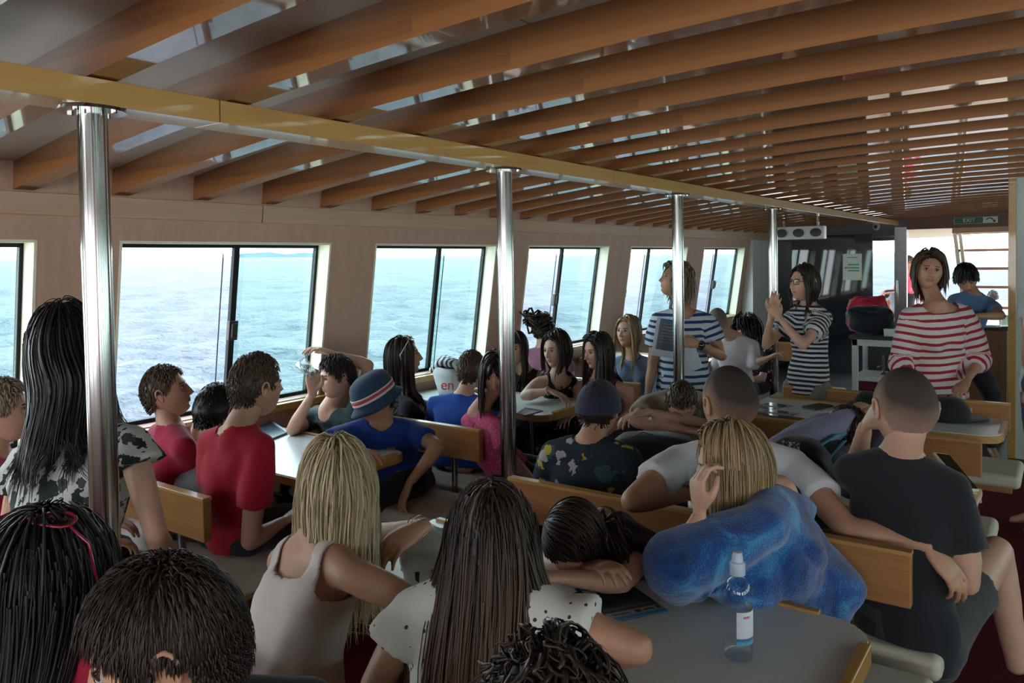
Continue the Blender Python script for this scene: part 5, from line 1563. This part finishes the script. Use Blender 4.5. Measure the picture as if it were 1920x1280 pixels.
# dark headband
c = HB
mb = MB(); mb.rings([[V3((.077 + .019) * math.sqrt(1 - z * z) * math.sin(2 * math.pi * i / nu), (.098 + .019) * math.sqrt(1 - z * z) * math.cos(2 * math.pi * i / nu), .118 * z * 1.12) for i in range(nu)] for z in (.38, .48, .60, .70)], caps=False)
build(on_head(c, mb), 'headband', cloth('headband_black', (.015, .02, .03)), c['root'], smooth=True)
# spectacles and sunglasses
def glasses(c, up=False, lens=None, frame=None, name='glasses', z=.008, y=.096, s=1.0, tiltup=0.0):
    fm = MB(); lm = MB()
    for sd in (-1, 1):
        ctr = V3(sd * .031, y, z); pts = []
        for k in range(17):
            a = 2 * math.pi * k / 16
            pts.append(ctr + V3(.025 * s * math.copysign(abs(math.cos(a)) ** .75, math.cos(a)), -.006 * abs(math.cos(a)) * (1 if sd * math.cos(a) > 0 else .2), .018 * s * math.copysign(abs(math.sin(a)) ** .75, math.sin(a))))
        fm.tube(pts, .0022, 6)
        lm.add([p + V3(0, -.0006, 0) for p in pts[:-1]], [tuple(range(16))])
        fm.tube([ctr + V3(sd * .025, -.006, .006), V3(sd * .080, y - .03, z + .006), V3(sd * .084, .0, z + .004), V3(sd * .083, -.02, z - .012)], .002, 6)
    fm.tube([V3(-.008, y + .001, z + .004), V3(0, y + .003, z + .007), V3(.008, y + .001, z + .004)], .002, 6)
    if up:
        a = math.radians(52 + tiltup); R_ = np.array([[1, 0, 0], [0, math.cos(a), -math.sin(a)], [0, math.sin(a), math.cos(a)]])
        for m_ in (fm, lm): m_.v = [tuple(np.array(p) @ R_.T * 1.17 + V3(0, .0, .014)) for p in m_.v]
    build(on_head(c, fm), name, frame or black_plastic, c['root'], smooth=True)
    build(on_head(c, lm), 'lenses', lens or glass_clear, c['root'])
dark_lens = plain('sunglass_lens', (.02, .02, .025), .08, spec=.8)
glasses(who('clasping the pillar'), s=1.0)
glasses(PP_SUN, up=True, lens=dark_lens, name='sunglasses', frame=plain('pale_frame', (.45, .42, .42), .3))
glasses(maroon, up=True, lens=dark_lens, name='sunglasses')
glasses(bs, up=True, lens=dark_lens, name='sunglasses')
glasses(pb, up=True, lens=dark_lens, name='sunglasses', frame=plain('red_frame', (.22, .01, .03), .2, coat=.5), tiltup=52)
# wrist things
def band(c, arm, t, r, rad, mat, name, n=1, gap=.006):
    a = c['arms'][arm]; e, w = a['e'], a['w']; d = nrm(w - e)
    ref = nrm(np.cross(d, V3(.3, .2, 1))); r2 = np.cross(d, ref)
    for i in range(n):
        ctr = w + (e - w) * (t + i * gap / .25)
        mb = MB(); pts = [ctr + r * (ref * math.cos(k * math.pi / 10) + r2 * math.sin(k * math.pi / 10)) + d * .003 * math.sin(k * .9 + i) - c['loc'] for k in range(21)]
        mb.tube(pts, rad, 6); build(mb, name, mat, c['root'], smooth=True)
gold = plain('rose_gold', (.60, .36, .24), .22, metal=1.0)
band(blo, 0, .06, .028, .0016, gold, 'bracelet', 2, .012)
band(FLW, 1, .04, .027, .003, plain('bead_pearl', (.5, .44, .36), .3), 'bracelet', 2)
band(bs, 0, .05, .028, .007, black_plastic, 'watch_strap')
a = bs['arms'][0]; ctr = a['w'] + (a['e'] - a['w']) * .05 + nrm(EYE - a['w']) * .026
mb = MB(); mb.ellipsoid(ctr - bs['loc'], (.022, .022, .022), nu=16, nv=10); build(mb, 'watch', plain('watch_face', (.03, .012, .012), .15, coat=.8), bs['root'], smooth=True)
band(gls, 0, .04, .026, .0018, plain('silver', (.8, .8, .8), .2, metal=1), 'bracelet')
# painted nails on the blonde's hand
# ================================================================== things on the tables
ZT_ = 0.75
def flat_quad(name, label, cat, px, z, th, mat, group=None, parts=()):
    """thin sheet lying at height z whose corners fall on four picture points"""
    cs = [WZ(x, y, z) for x, y in px]; c = sum(cs) / 4; cs = [q - c for q in cs]
    t = thing(name, label, cat, (c[0], c[1], z), group=group)
    e1 = cs[1] - cs[0]; e2 = cs[3] - cs[0]
    nn = 1 if np.cross(e1[:2], e2[:2]) > 0 else -1
    order = [0, 1, 2, 3] if nn > 0 else [3, 2, 1, 0]
    build(MB().prism([tuple(cs[i][:2]) for i in order], 0.0012, th), 'cover', mat, t)
    def sub(u0, u1, v0, v1, m_, nm, dz=.0004):
        f = lambda u, v: (cs[0] * (1 - u) + cs[1] * u) * (1 - v) + (cs[3] * (1 - u) + cs[2] * u) * v
        q = [f(u0, v0), f(u1, v0), f(u1, v1), f(u0, v1)]
        build(MB().prism([tuple(q[i][:2]) for i in order], th, th + dz), nm, m_, t)
    for p in parts: sub(*p)
    return t, cs
ink_b = plain('print_navy', (.008, .014, .024), .3, coat=.3); ink_s = plain('print_slate', (.045, .075, .10), .3, coat=.3); ink_c = plain('print_cyan', (.02, .20, .42), .35)
ink_w = plain('print_grey', (.30, .33, .35), .4); ink_k = plain('print_black', (.01, .01, .012), .5)
def sea_cover():
    m, n, b = _bsdf('sea_photo_print'); _set(b, .3, 0, .5, .3)
    f = _noise(n, _coords(n, (3, 14, 1), (0, 0, .6)), 3, 3)
    n.links.new(_ramp(n, f, [(.35, (.006, .010, .016)), (.65, (.03, .05, .065))]), b.inputs['Base Color']); return m
t, cs = flat_quad('brochure', 'dark sea-photo brochure with a blue strip lying beside the white phone', 'brochure', [(1078, 1106), (1172, 1090), (1253, 1147), (1150, 1168)], ZT_, .004, sea_cover(),
    parts=[(0, 1, .68, .98, ink_s, 'lower_band'), (0, 1, .80, .93, ink_w, 'logo_band', .0006), (0, 1, .93, 1.0, ink_c, 'blue_strip', .0008), (.06, .26, .10, .24, ink_w, 'badge', .0006)] +
    [(.08 + k * .10, .14 + k * .10, .03, .06, ink_w, 'caption', .0006) for k in range(4)] + [(.02 + k * .055, .06 + k * .055, .755, .785, ink_k, 'title', .0009) for k in range(16)] +
    [(.10, .40, .85, .88, ink_s, 'logo', .0009), (.50, .60, .83, .90, ink_k, 'logo', .0009), (.66, .84, .85, .88, ink_k, 'logo', .0009), (.90, .97, .82, .90, ink_b, 'logo', .0009)])
def phone(name, label, px, z, mat_edge):
    cs = [WZ(x, y, z) for x, y in px]; c = sum(cs) / 4
    t = thing(name, label, 'phone', (c[0], c[1], z))
    q = [tuple((p - c)[:2]) for p in cs]
    area = sum(q[i][0] * q[(i + 1) % 4][1] - q[(i + 1) % 4][0] * q[i][1] for i in range(4))
    if area < 0: q = q[::-1]
    build(MB().prism(q, .0012, .0085), 'case', mat_edge, t, bevel=.002)
    build(MB().prism([(x * .92, y * .94) for x, y in q], .0085, .0092), 'screen', plain('phone_screen', (.006, .006, .007), .06, spec=.8), t)
    return t
phone('phone', 'silver-edged phone lying dark between the eyelet sleeve and the brochure', [(1052, 1124), (1088, 1112), (1114, 1138), (1080, 1152)], ZT_, plain('phone_silver', (.55, .56, .58), .3, metal=.7))
# bottle
bp_ = WZ(1384, 1234, ZT_)
bt = thing('water_bottle', 'half-full clear plastic water bottle with a pale blue sports cap on the front table', 'bottle', bp_)
def water_glass(name, tint, spec=.10):
    m, n, b = _bsdf(name); n.nodes.remove(b)
    tr = n.nodes.new('ShaderNodeBsdfTransparent'); tr.inputs[0].default_value = (*tint, 1)
    gl = n.nodes.new('ShaderNodeBsdfGlossy'); gl.inputs['Roughness'].default_value = .05
    lw = n.nodes.new('ShaderNodeLayerWeight'); lw.inputs[0].default_value = .5
    fr = _math(n, 'MULTIPLY_ADD', _math(n, 'POWER', lw.outputs['Facing'], 4.0), .55, spec)
    mx = n.nodes.new('ShaderNodeMixShader'); n.links.new(fr, mx.inputs[0]); n.links.new(tr.outputs[0], mx.inputs[1]); n.links.new(gl.outputs[0], mx.inputs[2])
    n.links.new(mx.outputs[0], n.nodes['Material Output'].inputs[0]); return m
pet = water_glass('clear_plastic', (.965, .975, .985), .06); wat = water_glass('water', (.95, .975, .985), .03)
prof = [(.0, .004), (.022, .002), (.031, .006), (.0335, .018), (.0325, .030), (.0335, .040), (.0315, .046), (.0335, .052), (.0335, .125), (.0315, .131), (.0335, .137), (.0335, .155), (.030, .172), (.022, .186), (.0145, .194), (.0138, .200)]
build(MB().lathe(prof, n=36, caps=False), 'bottle_wall', pet, bt, smooth=True)
build(MB().lathe([(0, .006), (.030, .008), (.032, .03), (.0315, .050), (.0, .050)], n=30, caps=False), 'water_fill', wat, bt, smooth=True, autos=40)
for z in (.06, .075, .09, .105, .15):
    build(MB().lathe([(.0337, z - .001), (.0345, z), (.0337, z + .001)], n=36, caps=False), 'rib', pet, bt, smooth=True)
capm = plain('pale_blue_cap', (.42, .52, .64), .35)
build(MB().lathe([(.0, .198), (.0175, .198), (.0178, .222), (.0165, .226), (.0135, .228), (.0125, .240), (.0110, .243), (.0110, .250), (.0, .252)], n=28, caps=False), 'cap', capm, bt, smooth=True, autos=35)
lb = MB(); a0_, a1_ = math.radians(-75), math.radians(15)
view = math.atan2(-bp_[1], -bp_[0])
def arc_patch(r, z0, z1, a0, a1, n=14): 
    mb = MB(); vs = []
    for i in range(n + 1):
        a = view + a0 + (a1 - a0) * i / n
        vs += [(r * math.cos(a), r * math.sin(a), z0), (r * math.cos(a), r * math.sin(a), z1)]
    mb.add(vs, [(2 * i, 2 * i + 2, 2 * i + 3, 2 * i + 1) for i in range(n)]); return mb
d2 = math.radians
build(arc_patch(.0340, .055, .122, d2(-5), d2(150)), 'label_wrap', plain('label_white', (.60, .64, .70), .5), bt, smooth=True)
build(arc_patch(.0343, .055, .062, d2(-5), d2(150)), 'label_stripe', plain('label_blue', (.05, .16, .34), .4), bt, smooth=True)
build(arc_patch(.0343, .046, .055, d2(-5), d2(150)), 'label_wave', plain('label_teal', (.10, .30, .42), .4), bt, smooth=True)
for k in range(4): build(arc_patch(.0346, .108, .113, d2(22 + k * 7), d2(26 + k * 7), 2), 'lettering', plain('label_red', (.45, .03, .04), .4), bt)
# magazines and folders on the far table
flat_quad('magazine', 'glossy blue-grey magazine on the long table, the farther of the pair', 'magazine', [(1414, 762), (1444, 755), (1488, 762), (1440, 768)], ZT_, .004, plain('glossy_bluegrey', (.09, .14, .19), .12, coat=.8), parts=[(.3, .5, 0, 1, ink_w, 'pale_stripe')])
flat_quad('magazine', 'glossy dark blue magazine on the long table, the nearer of the pair', 'magazine', [(1412, 775), (1445, 768), (1499, 775), (1470, 783)], ZT_, .004, plain('glossy_blue', (.03, .06, .13), .12, coat=.8), parts=[(.3, .5, 0, 1, ink_w, 'pale_stripe')])
flat_quad('folder', 'thin black folder lying on the long table left of the black cap', 'folder', [(1504, 764), (1535, 758), (1562, 762), (1528, 769)], ZT_, .010, ink_k)
flat_quad('folder', 'dark folder on the table edge beside the girl in pink', 'folder', [(968, 776), (985, 765), (1018, 771), (985, 780)], ZT_, .006, plain('dark_folder', (.05, .05, .055), .3))
flat_quad('magazine', 'curled blue-covered magazine on the window table before the boy in dark green', 'magazine', [(476, 806), (508, 790), (540, 812), (505, 826)], ZT_ + .004, .008, plain('cover_navy', (.02, .05, .08), .25, coat=.4), parts=[(.9, 1, 0, 1, ink_w, 'page_edge', .003)])
flat_quad('paper', 'white sheet of paper on the table in front of the boy in the brimmed hat', 'paper', [(640, 822), (672, 815), (705, 822), (672, 840)], ZT_, .003, plain('paper_white', (.6, .62, .6), .7))
# black caps on the far table
def cap_thing(label, x, y, z, yaw, s=1.0):
    c = WZ(x, y, z); t = thing('baseball_cap', label, 'cap', c, math.radians(yaw))
    mb = MB(); rings = []
    for k in range(10):
        a = k / 9 * math.pi / 2
        r = math.cos(a) ** .8; rings.append([V3(.095 * s * r * math.sin(2 * math.pi * i / 32), .105 * s * r * math.cos(2 * math.pi * i / 32), .004 + .115 * s * math.sin(a) ** 1.1) for i in range(32)])
    mb.rings(rings); build(mb, 'crown', C_BLACK, t, smooth=True)
    inner = [V3(.092 * s * math.sin(a), .10 * s * math.cos(a), .010) for a in np.linspace(-1.15, 1.15, 15)]
    outer = [V3(.10 * s * math.sin(a), .10 * s * math.cos(a) + .085 * s * max(0, math.cos(a * 1.15)) ** .5, .008 - .002 * abs(a)) for a in np.linspace(-1.15, 1.15, 15)]
    vs = inner + outer + [p + V3(0, 0, .005) for p in inner] + [p + V3(0, 0, .005) for p in outer]; fs = []
    for i in range(14): fs += [(i, i + 1, 16 + i, 15 + i), (30 + i, 45 + i, 46 + i, 31 + i), (15 + i, 16 + i, 46 + i, 45 + i)]
    build(MB().add(vs, fs), 'brim', C_BLACK, t, smooth=True)
    build(MB().ellipsoid((0, 0, .119 * s), (.008, .008, .004)), 'button', C_BLACK, t, smooth=True)
    build(MB().box((-.014, .088 * s, .045), (.014, .104 * s, .066)), 'badge', plain('badge_gold', (.45, .38, .22), .4), t)
    return t
cap_thing('large black flat-brimmed cap with a small badge at the aisle end of the long table', 1778, 787, ZT_, -60, 1.15)
cap_thing('small black cap lying against the oak back near the shaved boy', 1628, 764, ZT_, 40, .85)
# ================================================================== held things
a = grn['arms'][1]
tp = a['w'] + V3(0, 0, .10)
g = thing('drinking_glass', 'clear glass raised in the hand of the boy in dark green', 'glass', W(590, 706, 3.97))
gm = MB().lathe([(.0, .0), (.026, .001), (.030, .05), (.034, .11), (.032, .11), (.028, .05), (.024, .006), (0, .005)], n=24, caps=False)
o = build(gm, 'glass_wall', water_glass('drinking_glass', (.92, .96, .96), .15), g, smooth=True); g.rotation_euler = (0.35, -0.7, 0)
# phone in the shaved boy's hand
pc = W(1792, 884, 2.62)
ph = thing('phone', 'phone in a yellow-edged white case held above the shaved boy\'s knee', 'phone', pc)
ph.rotation_euler = (math.radians(38), math.radians(12), math.radians(62))
build(MB().box((-.042, -.080, -.006), (.042, .080, .004)), 'case', plain('case_cream', (.55, .52, .40), .4), ph, bevel=.005, seg=3)
build(MB().box((-.036, -.073, .004), (.036, .073, .0055)), 'screen', M['phone_screen'], ph, bevel=.001)
build(MB().box((-.040, -.086, -.010), (.034, -.050, -.005)), 'grip', plain('case_yellow', (.50, .48, .10), .4), ph, bevel=.003)
# brochures held by the woman in blue stripes
R_ = frame(300, 8, 0)
def held(label, x, y, D, w, h, roll, mat, extra=()):
    c = W(x, y, D); t = thing('brochure', label, 'brochure', c)
    Rm = frame(-54 + 0, 0, roll); mm = Matrix(((Rm[0][0], Rm[0][1], Rm[0][2], c[0]), (Rm[1][0], Rm[1][1], Rm[1][2], c[1]), (Rm[2][0], Rm[2][1], Rm[2][2], c[2]), (0, 0, 0, 1)))
    t.matrix_world = mm
    build(MB().box((-w / 2, -.002, -h / 2), (w / 2, .002, h / 2)), 'cover', mat, t)
    for (u0, u1, v0, v1, m_, nm) in extra: build(MB().box((u0 * w / 2, .002, v0 * h / 2), (u1 * w / 2, .0032, v1 * h / 2)), nm, m_, t)
    return t
pw = plain('paper_cool', (.50, .54, .62), .5)
held('white brochure with a dark picture held against the blue striped T-shirt', 1252, 634, 5.42, .195, .27, -10, pw, [(-.75, .75, -.65, .98, plain('cover_slate', (.05, .07, .10), .3), 'picture'), (-.75, .75, .80, .98, ink_c, 'blue_heading')] + [(-.55, .5, .7 - k * .16, .76 - k * .16, ink_w, 'line_of_print') for k in range(7)])
held('plain white sheet sticking out below the dark picture brochure', 1285, 668, 5.43, .18, .235, 20, pw)
# ================================================================== bags
def blob(name, label, cat, c, r, mat, parts=(), seed=1, amp=.12, flat_bottom=True, rot=0, nm='body'):
    t = thing(name, label, cat, c, rot); rs = np.random.RandomState(seed)
    mb = MB(); mb.ellipsoid((0, 0, r[2]), r, nu=36, nv=24)
    v = np.array(mb.v); d = v - V3(0, 0, r[2]); d = d / (np.linalg.norm(d, axis=1)[:, None] + 1e-9)
    o = np.zeros(len(v))
    for i in range(6): o += np.sin(d @ (rs.randn(3) * (2.5 + i * 1.5)) + rs.rand() * 6) / (i + 1.5)
    e = np.sign(d) * np.abs(d) ** .75
    v = e * V3(*r) * (1 + amp * o * .4)[:, None] + V3(0, 0, r[2])
    v[:, 2] = np.maximum(v[:, 2], 0.002)
    mb.v = [tuple(p) for p in v]
    build(mb, nm, mat, t, smooth=True)
    return t
def strap(t, pts, w, mat, name='strap', th=.004):
    build(MB().tube([np.array(p) for p in pts], [w] * len(pts), 8, flat=.3), name, mat, t, smooth=True)
N_BLACK = cloth('black_nylon', (.010, .012, .018), rough=.55); TEAL = cloth('teal_webbing', (.06, .26, .36))
b1 = blob('backpack', 'black backpack with turquoise straps between the white and charcoal T-shirts', 'backpack', V3(*WZ(1528, 985, .49)[:2], .49) + V3(.02, .02, 0), (.13, .12, .20), N_BLACK, seed=4, rot=.5)
strap(b1, [(-.09, -.10, .30), (-.04, -.10, .37), (.04, -.06, .41), (.10, 0, .40)], .020, TEAL)
strap(b1, [(-.02, -.115, .30), (.04, -.09, .36), (.09, -.04, .385)], .012, TEAL)
build(MB().box((.00, -.135, .255), (.045, -.118, .280)), 'tag', plain('red_tag', (.40, .02, .05), .5), b1)
m, n, bb_ = _bsdf('patterned_patch'); _set(bb_, .5); n.links.new(_ramp(n, _noise(n, _coords(n), 130, 1), [(.45, (.02, .02, .02)), (.55, (.34, .34, .33))], 'CONSTANT'), bb_.inputs['Base Color'])
bq = blob('bag', 'dark shoulder bag with a mottled grey patch beside the white sleeve', 'bag', W(1496, 915, 2.98), (.12, .10, .10), N_BLACK, seed=9)
build(MB().box((-.035, -.105, .145), (.035, -.098, .205)), 'patch', m, bq, bevel=.008)
b2 = blob('bag', 'black bag slumped on the middle table in front of the khaki sleeper', 'bag', WZ(1226, 868, .75), (.19, .12, .07), N_BLACK, seed=6, rot=.3)
strap(b2, [(-.1, -.05, .12), (-.03, -.09, .16), (.06, -.08, .13), (.1, -.06, .08)], .008, N_BLACK)
build(MB().ellipsoid((.06, -.125, .055), (.028, .012, .018)), 'orange_patch', plain('patch_orange', (.42, .18, .07), .5), b2, smooth=True)
# white tote with black and white striped cloth
tt = thing('tote_bag', 'white tote bag with red lettering stuffed with black-and-white striped cloth', 'bag', WZ(842, 741, .75))
WT = plain('tote_white', (.50, .50, .52), .6)
rings = []
for z, a_, b_, ox in ((0.0, .095, .06, .02), (.06, .105, .065, .01), (.14, .115, .07, -.01), (.19, .12, .07, -.03)):
    rings.append([V3(ox + a_ * math.cos(q) * (1 + .03 * math.sin(5 * q)), b_ * math.sin(q), z + .012 * math.sin(3 * q)) for q in np.linspace(0, 2 * math.pi, 33)[:-1]])
build(MB().rings(rings), 'bag_body', WT, tt, smooth=True); 
zb = bpy.data.materials.new('zebra_cloth'); zb.use_nodes = True; n = zb.node_tree; bz_ = n.nodes['Principled BSDF']; _set(bz_, .8)
wv = n.nodes.new('ShaderNodeTexWave'); wv.inputs['Scale'].default_value = 9; wv.inputs['Distortion'].default_value = 5; n.links.new(_coords(n), wv.inputs['Vector'])
n.links.new(_ramp(n, wv.outputs['Fac'], [(.5, (.02, .025, .03)), (.52, (.50, .52, .52))], 'CONSTANT'), bz_.inputs['Base Color'])
mb = MB()
for i in range(7):
    a = i * .9; mb.tube([(-.12 + .02 * i, -.04 + .012 * i, .17 + .01 * (i % 3)), (-.03, -.05 + .014 * i, .235 + .008 * (i % 3)), (.07, -.03 + .01 * i, .225), (.10 - .01 * i, .02, .18)], [.022, .028, .026, .02], 10)
build(mb, 'striped_cloth', zb, tt, smooth=True)
RD = plain('tote_red', (.50, .02, .05), .6)
Rm = frame(-54, 0, 0)
o = text_obj('en', 'lettering', RD, .10, tt, (0, 0, 0)); 
o.matrix_local = Matrix.Translation((.055, -.078, .085)) @ Matrix.Rotation(math.radians(22), 4, 'Z') @ Matrix.Rotation(math.pi / 2, 4, 'X')
# white bag under the blonde's hand
wb = blob('carrier_bag', 'crumpled white carrier bag with black print under the bracelet hand', 'bag', WZ(812, 1090, .75), (.10, .07, .075), plain('bag_plastic', (.46, .47, .46), .35), seed=12, amp=.5)
wb.rotation_euler = (0, 0, .4)
for (u, v_) in ((-.02, .045), (.03, .055)):
    build(MB().box((u - .006, -.078, v_ - .016), (u + .006, -.066, v_ + .012)), 'print', ink_k, wb)
# ================================================================== shelf unit with bags and glass
su0, su1 = WY(1597, 640, 6.9), WY(1752, 640, 6.9)
hw = (su1[0] - su0[0]) / 2
su = thing('shelf_unit', 'white-framed shelf unit with a dark top carrying the red backpack', 'shelf', ((su0[0] + su1[0]) / 2, 6.9, 0))
bzz = 1.0
for px in (-hw, hw - .045): 
    for py in (0, .42): build(MB().box((px, py, 0), (px + .045, py + .045, bzz - .03)), 'leg', white_paint, su, bevel=.003)
build(MB().box((-hw, 0, bzz - .085), (hw, .465, bzz - .03)), 'apron', white_paint, su)
build(MB().box((-hw - .02, -.02, bzz - .03), (hw + .02, .49, bzz)), 'worktop', M['dark_worktop'], su, bevel=.004)
build(MB().box((-hw + .01, .01, .62), (hw - .01, .46, .66)), 'shelf', white_paint, su)
build(MB().box((-hw + .05, .40, .66), (-hw + .30, .44, bzz - .08)), 'back_panel', plain('dark_back', (.03, .035, .035), .5), su)
cr = thing('crate', 'dark red crate standing under the shelf', 'crate', ((su0[0] + su1[0]) / 2 - .05, 7.08, 0))
build(MB().box((-hw + .08, -.12, .01), (hw - .12, .20, .58)), 'body', plain('crate_red', (.16, .008, .016), .5), cr, bevel=.01)
build(MB().box((-hw + .07, -.13, .54), (hw - .11, .21, .60)), 'rim', plain('crate_red', (.16, .008, .016), .5), cr, bevel=.006)
RB = cloth('red_nylon', (.42, .012, .035), rough=.55)
rb = blob('backpack', 'bright red backpack on the shelf unit behind the black one', 'backpack', V3(*WY(1625, 600, 7.2)[:2], 1.0), (.15, .11, .17), RB, seed=21, amp=.55)
build(MB().box((-.02, -.12, .215), (.12, -.105, .245)), 'label_strip', plain('strip_rose', (.50, .28, .28), .6), rb)
strap(rb, [(-.10, -.07, .26), (-.13, -.12, .18), (-.13, -.13, .08)], .016, RB)
strap(rb, [(-.04, -.02, .33), (0, -.03, .38), (.05, -.02, .33)], .010, N_BLACK, 'grab_handle')
kb = blob('backpack', 'black backpack with pale piping slumped in front of the red one', 'backpack', V3(*WY(1636, 620, 6.98)[:2], 1.0), (.20, .10, .12), N_BLACK, seed=27, amp=.55)
for k in range(3): strap(kb, [(-.16 + .03 * k, -.07, .05), (-.12 + .035 * k, -.10, .10), (-.13 + .03 * k, -.06, .15)], .003, plain('piping', (.4, .42, .42), .5), 'piping')
wbx = thing('box', 'small white box on the shelf unit at the elbow of the striped woman', 'box', V3(*WY(1682, 615, 6.95)[:2], 1.0))
build(MB().box((-.09, -.06, .002), (.09, .08, .06)), 'body', white_paint, wbx, bevel=.006); build(MB().box((-.092, -.062, .05), (.092, .082, .066)), 'lid', white_paint, wbx, bevel=.004)
fg = thing('figurine', 'small brown figurine standing on the inner shelf below the bags', 'ornament', (WY(1657, 688, 7.1)[0], 7.1, .66))
build(MB().lathe([(.03, 0), (.03, .01), (.008, .02), (.012, .06), (.006, .10), (.010, .13), (.003, .17)], n=14), 'body', plain('bronze_brown', (.10, .05, .03), .4), fg, smooth=True)
build(MB().tube([(-.05, 0, .055), (0, 0, .075), (.06, 0, .05)], .006, 8), 'arms', M['bronze_brown'], fg, smooth=True)
# on the bar
cg = WY(1884, 608, 6.2)
tb = thing('tumbler', 'cut glass tumbler on the bar counter beside the corner post', 'glass', V3(WZ(1882, 611, 1.02)[0], WZ(1882, 611, 1.02)[1], 1.02))
build(MB().lathe([(0, .0), (.034, 0), (.038, .10), (.035, .10), (.031, .01), (0, .01)], n=12, caps=False), 'glass_wall', water_glass('cut_glass', (.75, .80, .78), .25), tb)
pp_ = WZ(1857, 613, 1.02); nk = thing('napkin', 'folded white napkin on the bar counter', 'napkin', V3(pp_[0], pp_[1], 1.02), .4)
build(MB().box((-.07, -.05, .001), (.07, .05, .010)), 'fold', white_paint, nk, bevel=.003); build(MB().box((-.07, -.05, .010), (.03, .045, .018)), 'fold', white_paint, nk, bevel=.003)
# lifebuoy on the aft rail
lf = thing('lifebuoy', 'red and white lifebuoy on the aft rail left of the striped woman', 'lifebuoy', W(1706, 545, 15.6))
for k in range(8):
    a0 = k * math.pi / 4; pts = [V3(.26 * math.cos(a0 + t), 0, .26 * math.sin(a0 + t)) for t in np.linspace(0, math.pi / 4, 6)]
    build(MB().tube(pts, .055, 12), 'segment', plain('buoy_red', (.55, .06, .10), .5) if k % 2 else white_paint, lf, smooth=True)
